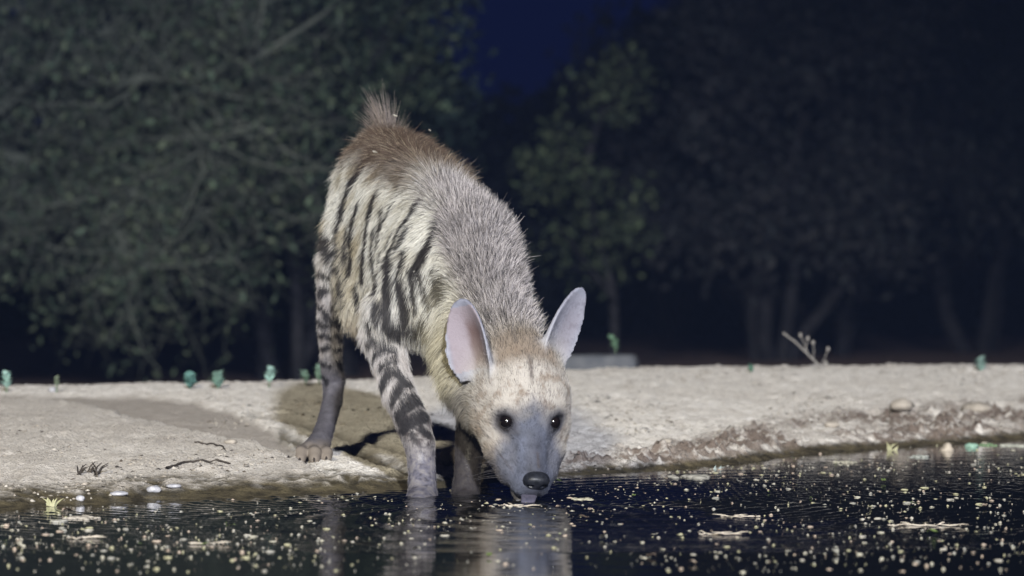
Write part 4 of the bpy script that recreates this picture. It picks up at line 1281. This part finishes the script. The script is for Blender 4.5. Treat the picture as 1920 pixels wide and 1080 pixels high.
stone(98, 734, 14, 'small white stone on the crest at the foot of the drab seedling', stone_m, (1, 1, .9), 5)
stone(1690, 776, 46, 'big rounded dry clod between two dark hollows of the bank edge', clod_m, (1, 1.3, .55), 6, 'clod')
stone(1832, 770, 50, 'broad pinkish dry clod on the broken bank edge past the dark hollows', clod_m, (1, 1.3, .45), 7, 'clod')
stone(1560, 800, 26, 'small dry clod on the brown moist bank below the rounded one', clod_m, (1, 1.2, .5), 8, 'clod')
stone(1250, 830, 22, 'small pale clod on the moist bank nearest the hyena cheek', clod_m, (1, 1.2, .5), 9, 'clod')
stone(432, 832, 24, 'crumbled clod on the ragged edge of the pale sand lobe', clod_m, (1, 1.2, .5), 10, 'clod')
# twigs lying on the sand
twig_m = noisy_mat('dark_twig', (.05, .042, .036), (.09, .075, .062), 60, .9)
for line, rad_, lab in (([(312, 880), (345, 870), (380, 866), (432, 873)], .0030, 'long curved dark twig lying on the pale sand lobe'),
                        ([(365, 832), (395, 834), (418, 840), (424, 848)], .0022, 'short hooked dark twig lying behind the long curved one')):
    pts_ = []
    for (a, b2) in line:
        x, y, z = on_ground(a, b2); pts_.append(np.array([x, y, z + rad_ * .8]))
    base = pts_[0].copy()
    Vl, Fl = [], []
    fine_ = []
    for p0, p1 in zip(pts_[:-1], pts_[1:]):
        for u in (0, .25, .5, .75):
            p = p0 + (p1 - p0) * u; p[2] = ground_z(p[0], p[1]) + rad_ * .8 + .001 * random.random(); fine_.append(p)
    fine_.append(pts_[-1])
    tube(Vl, Fl, fine_, [rad_ * (1 - .5 * i / len(fine_)) for i in range(len(fine_))], 6)
    o = link('twig', mesh_from('twig', np.array(Vl) - base, Fl), None, [twig_m]); o.location = base
    tag(o, lab, 'twig')
# dry weed stump and a grass tuft at the shore
x, y, z = on_ground(160, 890)
rt = empty('weed_stump', (x, y, z)); tag(rt, 'small dark dry weed stump on the sand near the shore stones', 'plant')
for i in range(14):
    an = random.random() * 6.28; L = .012 + .018 * random.random()
    Vl, Fl = [], []
    p0 = np.array([(random.random() - .5) * .05, (random.random() - .5) * .06, -.002])
    tube(Vl, Fl, [p0, p0 + np.array([math.cos(an) * L * .4, math.sin(an) * L * .4, L * .6]), p0 + np.array([math.cos(an) * L, math.sin(an) * L, L * .9])], [.0018, .0015, .0007], 5)
    link('twig', mesh_from('twig', np.array(Vl), Fl), rt, [twig_m])
grass_m = noisy_mat('yellow_grass', (.36, .35, .20), (.48, .46, .29), 50, .7)
def tuft(px, py, hpx, n_, label, mat, seed, Yw=None):
    rng = np.random.default_rng(seed)
    x, y, z = on_ground(px, py)
    rt = empty('grass_tuft', (x, y, max(z, -.005))); tag(rt, label, 'grass')
    kk = y / FPX
    for i in range(n_):
        L = hpx * kk * (.6 + .5 * rng.random()); lx = rng.normal() * .5
        p0 = np.array([rng.normal() * .006, rng.normal() * .006, -.003])
        Vl, Fl = [], []
        for u, ww in ((0, .0022), (.4, .0026), (.75, .0018), (1, .0003)):
            c0 = p0 + np.array([lx * L * u * u, rng.normal() * .001, L * u])
            Vl += [c0 - np.array([ww, 0, 0]), c0 + np.array([0, .001, 0]), c0 + np.array([ww, 0, 0])]
        for j in range(3):
            for k2 in (0, 1): Fl.append((j * 3 + k2, j * 3 + k2 + 1, j * 3 + k2 + 4, j * 3 + k2 + 3))
        link('blade', mesh_from('blade', np.array(Vl), Fl), rt, [mat])
tuft(97, 950, 19, 8, 'small yellow grass tuft standing in the water beside the wet white stone', grass_m, 1)
tuft(1668, 852, 20, 8, 'yellow green grass tuft at the muddy shore below the broken bank edge', grass_m, 2)
tuft(1338, 892, 13, 5, 'pale bluish grass tuft at the shore midway along the moist bank', noisy_mat('blue_grass', (.34, .42, .40), (.44, .50, .48), 50, .7), 3)

def scatter(name, n_, placer, rmin, rmax, mat, seed, cols, flat=.6, power=2.5):
    """many tiny irregular crumbs in one mesh"""
    rng = np.random.default_rng(seed)
    tv_ = np.array([(1, 0, 0), (.3, .95, 0), (-.8, .6, 0), (-.8, -.6, 0), (.3, -.95, 0), (0, 0, 1), (.1, .1, -.7)])
    tf_ = np.array([(0, 1, 5), (1, 2, 5), (2, 3, 5), (3, 4, 5), (4, 0, 5), (1, 0, 6), (2, 1, 6), (3, 2, 6), (4, 3, 6), (0, 4, 6)])
    P_ = placer(rng, n_)
    n_ = len(P_)
    r_ = rmin + (rmax - rmin) * rng.random(n_) ** power
    an = rng.random(n_) * 6.28
    Vv = tv_[None] * (1 + .35 * rng.normal(size=(n_, 7, 1))) * np.array([1, 1, flat])
    ca_, sa_ = np.cos(an)[:, None], np.sin(an)[:, None]
    st_ = .6 + .9 * rng.random((n_, 1))
    x_ = (Vv[:, :, 0] * ca_ - Vv[:, :, 1] * sa_) * st_; y_ = Vv[:, :, 0] * sa_ + Vv[:, :, 1] * ca_
    Vv = np.stack([x_, y_, Vv[:, :, 2]], 2) * r_[:, None, None] + P_[:, None, :]
    Ff = (tf_[None] + 7 * np.arange(n_)[:, None, None]).reshape(-1, 3)
    me = mesh_from(name, Vv.reshape(-1, 3), Ff, False)
    cc = np.asarray(cols)[rng.integers(0, len(cols), n_)] * (.8 + .4 * rng.random((n_, 1)))
    set_color(me, 'tint', np.repeat(cc, 7, axis=0))
    return tag(link(name, me, None, [mat]), kind='stuff')
crumb_m = tint_mat('crumb', .95)
def bank_spots(lo_, hi_, clump):
    def f(rng, n_):
        out = []
        xs = -1.35 + 3.05 * rng.random(n_ * 3)
        ds = lo_ + (hi_ - lo_) * rng.random(n_ * 3) ** 1.4
        nn = noise2(xs * 3 + 5, ds * 2, 3.3)
        for x_, d_, q_ in zip(xs, ds, nn):
            if q_ < clump * rng.random(): continue
            y_ = float(np.interp(x_, SHX, SHY)) + d_
            out.append((x_, y_, ground_z(x_, y_)))
            if len(out) >= n_: break
        return np.array(out)
    return f
sc1 = scatter('sand_crumbs', 7000, bank_spots(.06, 3.2, .25), .0012, .0062, crumb_m, 1, [(.60, .53, .45), (.50, .44, .37), (.70, .64, .56)])
tag(sc1, 'pale dry crumbs of sand scattered over the bank', 'crumbs')
sc2 = scatter('dark_litter', 1500, bank_spots(.05, 2.6, .2), .0015, .007, crumb_m, 2, [(.10, .085, .07), (.16, .13, .10), (.07, .06, .05)], .45)
tag(sc2, 'dark crumbs of plant litter scattered over the bank', 'litter')

# ------------------------------------------------------------------ things floating on the pond
float_m = tint_mat('float_bit', .6)
def water_spot(px, py):
    Y = CAM_H * FPX / (py - HORIZON)
    return (px - 960) / FPX * Y, Y
PALE = [(.60, .56, .48), (.66, .62, .50), (.50, .48, .42), (.58, .55, .36), (.62, .50, .40)]
rngf = np.random.default_rng(21)
def finish_tint(me, col):
    set_color(me, 'tint', np.tile(np.array(col), (len(me.vertices), 1)))
    me.materials.append(float_m)
    return me
blossoms = []
for i in range(10):
    me = lump('fallen_blossom', .0042, 40 + i, (2.0, 1.2, .42), .65, 9, 6)
    blossoms.append(finish_tint(me, PALE[i % 5]))
curled = []
for i in range(8):
    Vl, Fl, Cl = [], [], []
    leaf_blade(Vl, Fl, Cl, np.array([-.010, 0, .0008]), np.array([1, 0, .05]), np.array([0, 0, 1.0]), .020 + .004 * (i % 3), .0055, PALE[i % 5])
    Va = np.array(Vl); Va[:, 2] += .0045 * np.sin((Va[:, 0] + .01) * 130 + i) ** 2 + .002
    n0 = len(Va); Va = np.concatenate([Va, Va - np.array([0, 0, .0012])])
    Fl = Fl + [tuple(v_ + n0 for v_ in f_[::-1]) for f_ in Fl]
    curled.append(finish_tint(mesh_from('floating_leaf', Va, Fl), (.28, .38, .13) if i % 4 == 1 else PALE[(i * 2) % 5]))
taken = []
def put(me, nm, lab, cat, grp, px, py, s, rz):
    x, y = water_spot(px, py)
    o = link(nm, me); o.location = (x, y, .0006); o.rotation_euler = (0, 0, rz); o.scale = (s, s, s)
    tag(o, lab, cat, grp)
    return o
def free_water(x, y, mrg=.02):
    return y < float(np.interp(x, SHX, SHY)) - mrg and not (-.23 < x < -.11 and 7.94 < y < 8.12) and not (-.13 < x < -.04 and 7.98 < y < 8.16) and not (-.01 < x < .07 and 7.68 < y < 7.84)
def drift(x, y):
    a = noise2(np.array([x * 2.6]), np.array([y * 1.3]), .5)[0] + .6 * noise2(np.array([x * 9.0]), np.array([y * 4.0]), 2.5)[0]
    return .16 + 1.1 * max(0.0, a + .08) ** .8
cnt_ = 0
while cnt_ < 270:
    if rngf.random() < .5:
        y = 6.3 + 4.2 * rngf.random(); x = (rngf.random() * 2 - 1) * .123 * y
    else:
        x, y = water_spot(1920 * rngf.random(), 870 + 190 * rngf.random() ** 1.5)
    if not free_water(x, y): continue
    if drift(x, y) < rngf.random(): continue
    px, py = 960 + x / y * FPX, HORIZON + CAM_H / y * FPX
    s = .32 + .85 * rngf.random() ** 3
    if cnt_ % 4 == 3:
        put(curled[(cnt_ // 4) % 8], 'floating_leaf', *(('curled green leaf floating among the blossoms on the dark pond', 'leaf', 'curled green leaves floating on the pond') if curled[(cnt_ // 4) % 8] in curled[1::4] else ('curled dry pale leaf floating among the blossoms on the dark pond', 'leaf', 'curled dry leaves floating on the pond')), px, py, s, rngf.random() * 6.28)
    else:
        put(blossoms[cnt_ % 10], 'fallen_blossom', ('cream', 'buttery', 'greyish', 'greenish yellow', 'peach')[cnt_ % 5] + ' blossom floating among others of many tints on the dark pond', 'blossom', ('cream', 'buttery', 'greyish', 'greenish yellow', 'peach')[cnt_ % 5] + ' blossoms floating on the pond', px, py, s, rngf.random() * 6.28)
    cnt_ += 1
def water_specks(rng, n_):
    out = []
    while len(out) < n_:
        if rng.random() < .55:
            y = 6.1 + 4.4 * rng.random(); x = (rng.random() * 2 - 1) * .17 * y
        else:
            x, y = water_spot(1920 * rng.random(), 860 + 215 * rng.random() ** 1.4)
        if not free_water(x, y, .0): continue
        if drift(x, y) < rng.random(): continue
        out.append((x, y, .0008))
    return np.array(out)
sp_ = scatter('floating_specks', 2600, water_specks, .0006, .0042, float_m, 9, PALE, .55, 3.0)
tag(sp_, 'fine pale specks floating all over the dark pond', 'specks')
# blossoms caught in the coat
for (px, py, lab) in ((742, 228, 'white blossom caught in the hyena coat at the tail root'), (806, 256, 'white blossom caught in the hyena coat behind the mane'), (704, 296, 'white blossom caught in the brown coat of the hyena rump')):
    p = skin_point(px, py)
    if p is None: p = Vector(W(px, py, 8.75))
    o = link('fallen_blossom', blossoms[0]); o.location = p + Vector((0, -.012, .012)); o.rotation_euler = (.6, .2, px); o.scale = (.7, .7, .7)
    tag(o, lab, 'blossom')
# larger floating things
tw_m = noisy_mat('bleached_twig', (.50, .44, .36), (.64, .56, .47), 60, .7)
def float_twig(px, py, wpx, label, rz, rad_=.0035):
    x, y = water_spot(px, py); L = wpx * y / FPX
    Vl, Fl = [], []
    rr_ = np.random.default_rng(int(px))
    pts_ = [np.array([(u - .5) * L, .022 * math.sin(u * 4 + px) + .005 * rr_.normal(), .0008 + .0022 * rr_.random()]) for u in np.linspace(0, 1, 12)]
    tube(Vl, Fl, pts_, [rad_ * .34 * (.4 + 1.0 * rr_.random()) for u in pts_], 6)
    for k3 in range(5):
        q_ = pts_[2 + 2 * (k3 % 5)]; d3 = np.array([rr_.normal() * .016, rr_.normal() * .02, .001 + .003 * rr_.random()])
        tube(Vl, Fl, [q_, q_ + d3 * .5 + np.array([0, 0, .001]), q_ + d3], [rad_ * .3, rad_ * .34, rad_ * .12], 5)
    o = link('floating_twig', mesh_from('floating_twig', np.array(Vl), Fl), None, [tw_m])
    o.location = (x, y, 0); o.rotation_euler = (0, 0, rz); tag(o, label, 'twig')
float_twig(1735, 987, 130, 'longest bleached twig floating on the open pond', .45, .0034)
float_twig(1385, 970, 85, 'bleached twig floating beside the longest one', -.5, .0032)
float_twig(1345, 1004, 60, 'short bleached twig floating between the longer twigs and the hyena', .7, .003)
float_twig(148, 1010, 50, 'short pinkish twig floating off the shore with the flat stones', .3, .004)
float_twig(395, 1022, 60, 'bleached twig floating off the pale sand lobe', -.6, .003)
float_twig(962, 951, 50, 'cream twig floating right under the hyena mouth', .1, .0045)
def foam(px, py, wpx, label, col, seed, sc=(1.3, 1.2, .7), name='foam_lump', n_=1):
    """one lump, or a ragged raft of small ones clinging together"""
    x, y = water_spot(px, py); r = wpx * .5 * y / FPX
    rng = np.random.default_rng(seed + 300)
    Vl, Fl = [], []
    for i in range(n_):
        q = 1.0 if n_ == 1 else .13 + .22 * rng.random() ** 2
        me = lump(name, r * q, seed * 7 + i, sc if n_ == 1 else (1.5, 1.3, .5), .6, 14 if n_ == 1 else 9, 9 if n_ == 1 else 6)
        V_ = np.empty(len(me.vertices) * 3, np.float32); me.vertices.foreach_get('co', V_); V_ = V_.reshape(-1, 3)
        off = np.zeros(3) if n_ == 1 else np.array([rng.normal() * r * .55, rng.normal() * r * .8, 0])
        o_ = len(Vl); Vl += list(V_ + off); Fl += [tuple(v_ + o_ for v_ in p.vertices) for p in me.polygons]
        bpy.data.meshes.remove(me)
    me = mesh_from(name, np.array(Vl), Fl); finish_tint(me, col)
    o = link(name, me); o.location = (x, y, r * .10 if n_ == 1 else .001); o.rotation_euler = (0, 0, seed if n_ == 1 else 0); tag(o, label, 'foam')
foam(1777, 845, 27, 'round cream foam lump alone at the muddy shore', (.72, .62, .50), 1, (1, 1, .9))
foam(1822, 838, 20, 'small mint green scum lump next to the cream foam', (.42, .66, .52), 2)
foam(1852, 835, 30, 'spread out green scum clump between mint lump and white foam', (.34, .50, .28), 3, name='foam_raft', n_=22)
foam(1902, 836, 42, 'largest white foam clump against the muddy shore', (.68, .68, .58), 4, name='foam_raft', n_=22)
foam(1725, 857, 34, 'flat white foam streak on the water below the cream lump', (.62, .64, .58), 5, name='foam_raft', n_=20)
foam(1085, 938, 34, 'ragged cream foam patch floating beside the hyena mouth', (.66, .62, .48), 6, name='foam_raft', n_=20)
foam(150, 972, 46, 'flat cream foam patch off the shore by the yellow grass tuft', (.62, .56, .48), 7, name='foam_raft', n_=20)
foam(112, 978, 40, 'pale foam patch floating next to the flat cream one', (.58, .56, .50), 8, name='foam_raft', n_=20)
foam(1300, 895, 60, 'thin grey foam streak along the moist bank shore', (.45, .43, .38), 9, name='foam_raft', n_=20)
foam(1590, 868, 34, 'short cream foam streak where the moist bank meets open water', (.64, .60, .48), 10, name='foam_raft', n_=20)

# ------------------------------------------------------------------ faint blue night air round everything
hz_me = bpy.data.meshes.new('haze')
hx, hy0, hy1, hz0, hz1 = 720, -80, 920, -2.2, 9.0
hv = [(sx * hx, yy_, zz_) for zz_ in (hz0, hz1) for yy_ in (hy0, hy1) for sx in (-1, 1)]
hz_me.from_pydata(hv, [], [(0, 2, 3, 1), (4, 5, 7, 6), (0, 1, 5, 4), (2, 6, 7, 3), (0, 4, 6, 2), (1, 3, 7, 5)])
hm = bpy.data.materials.new('night_air'); hm.use_nodes = True
ht = hm.node_tree; ht.nodes.clear()
ho = ht.nodes.new('ShaderNodeOutputMaterial'); hvn = ht.nodes.new('ShaderNodeVolumePrincipled')
hvn.inputs['Color'].default_value = (.35, .50, 1.0, 1)
hvn.inputs['Density'].default_value = .0016
ht.links.new(hvn.outputs['Volume'], ho.inputs['Volume'])
haze = link('haze', hz_me, None, [hm])
tag(haze, 'faint blue night air over pond and trees', 'haze', kind='stuff')
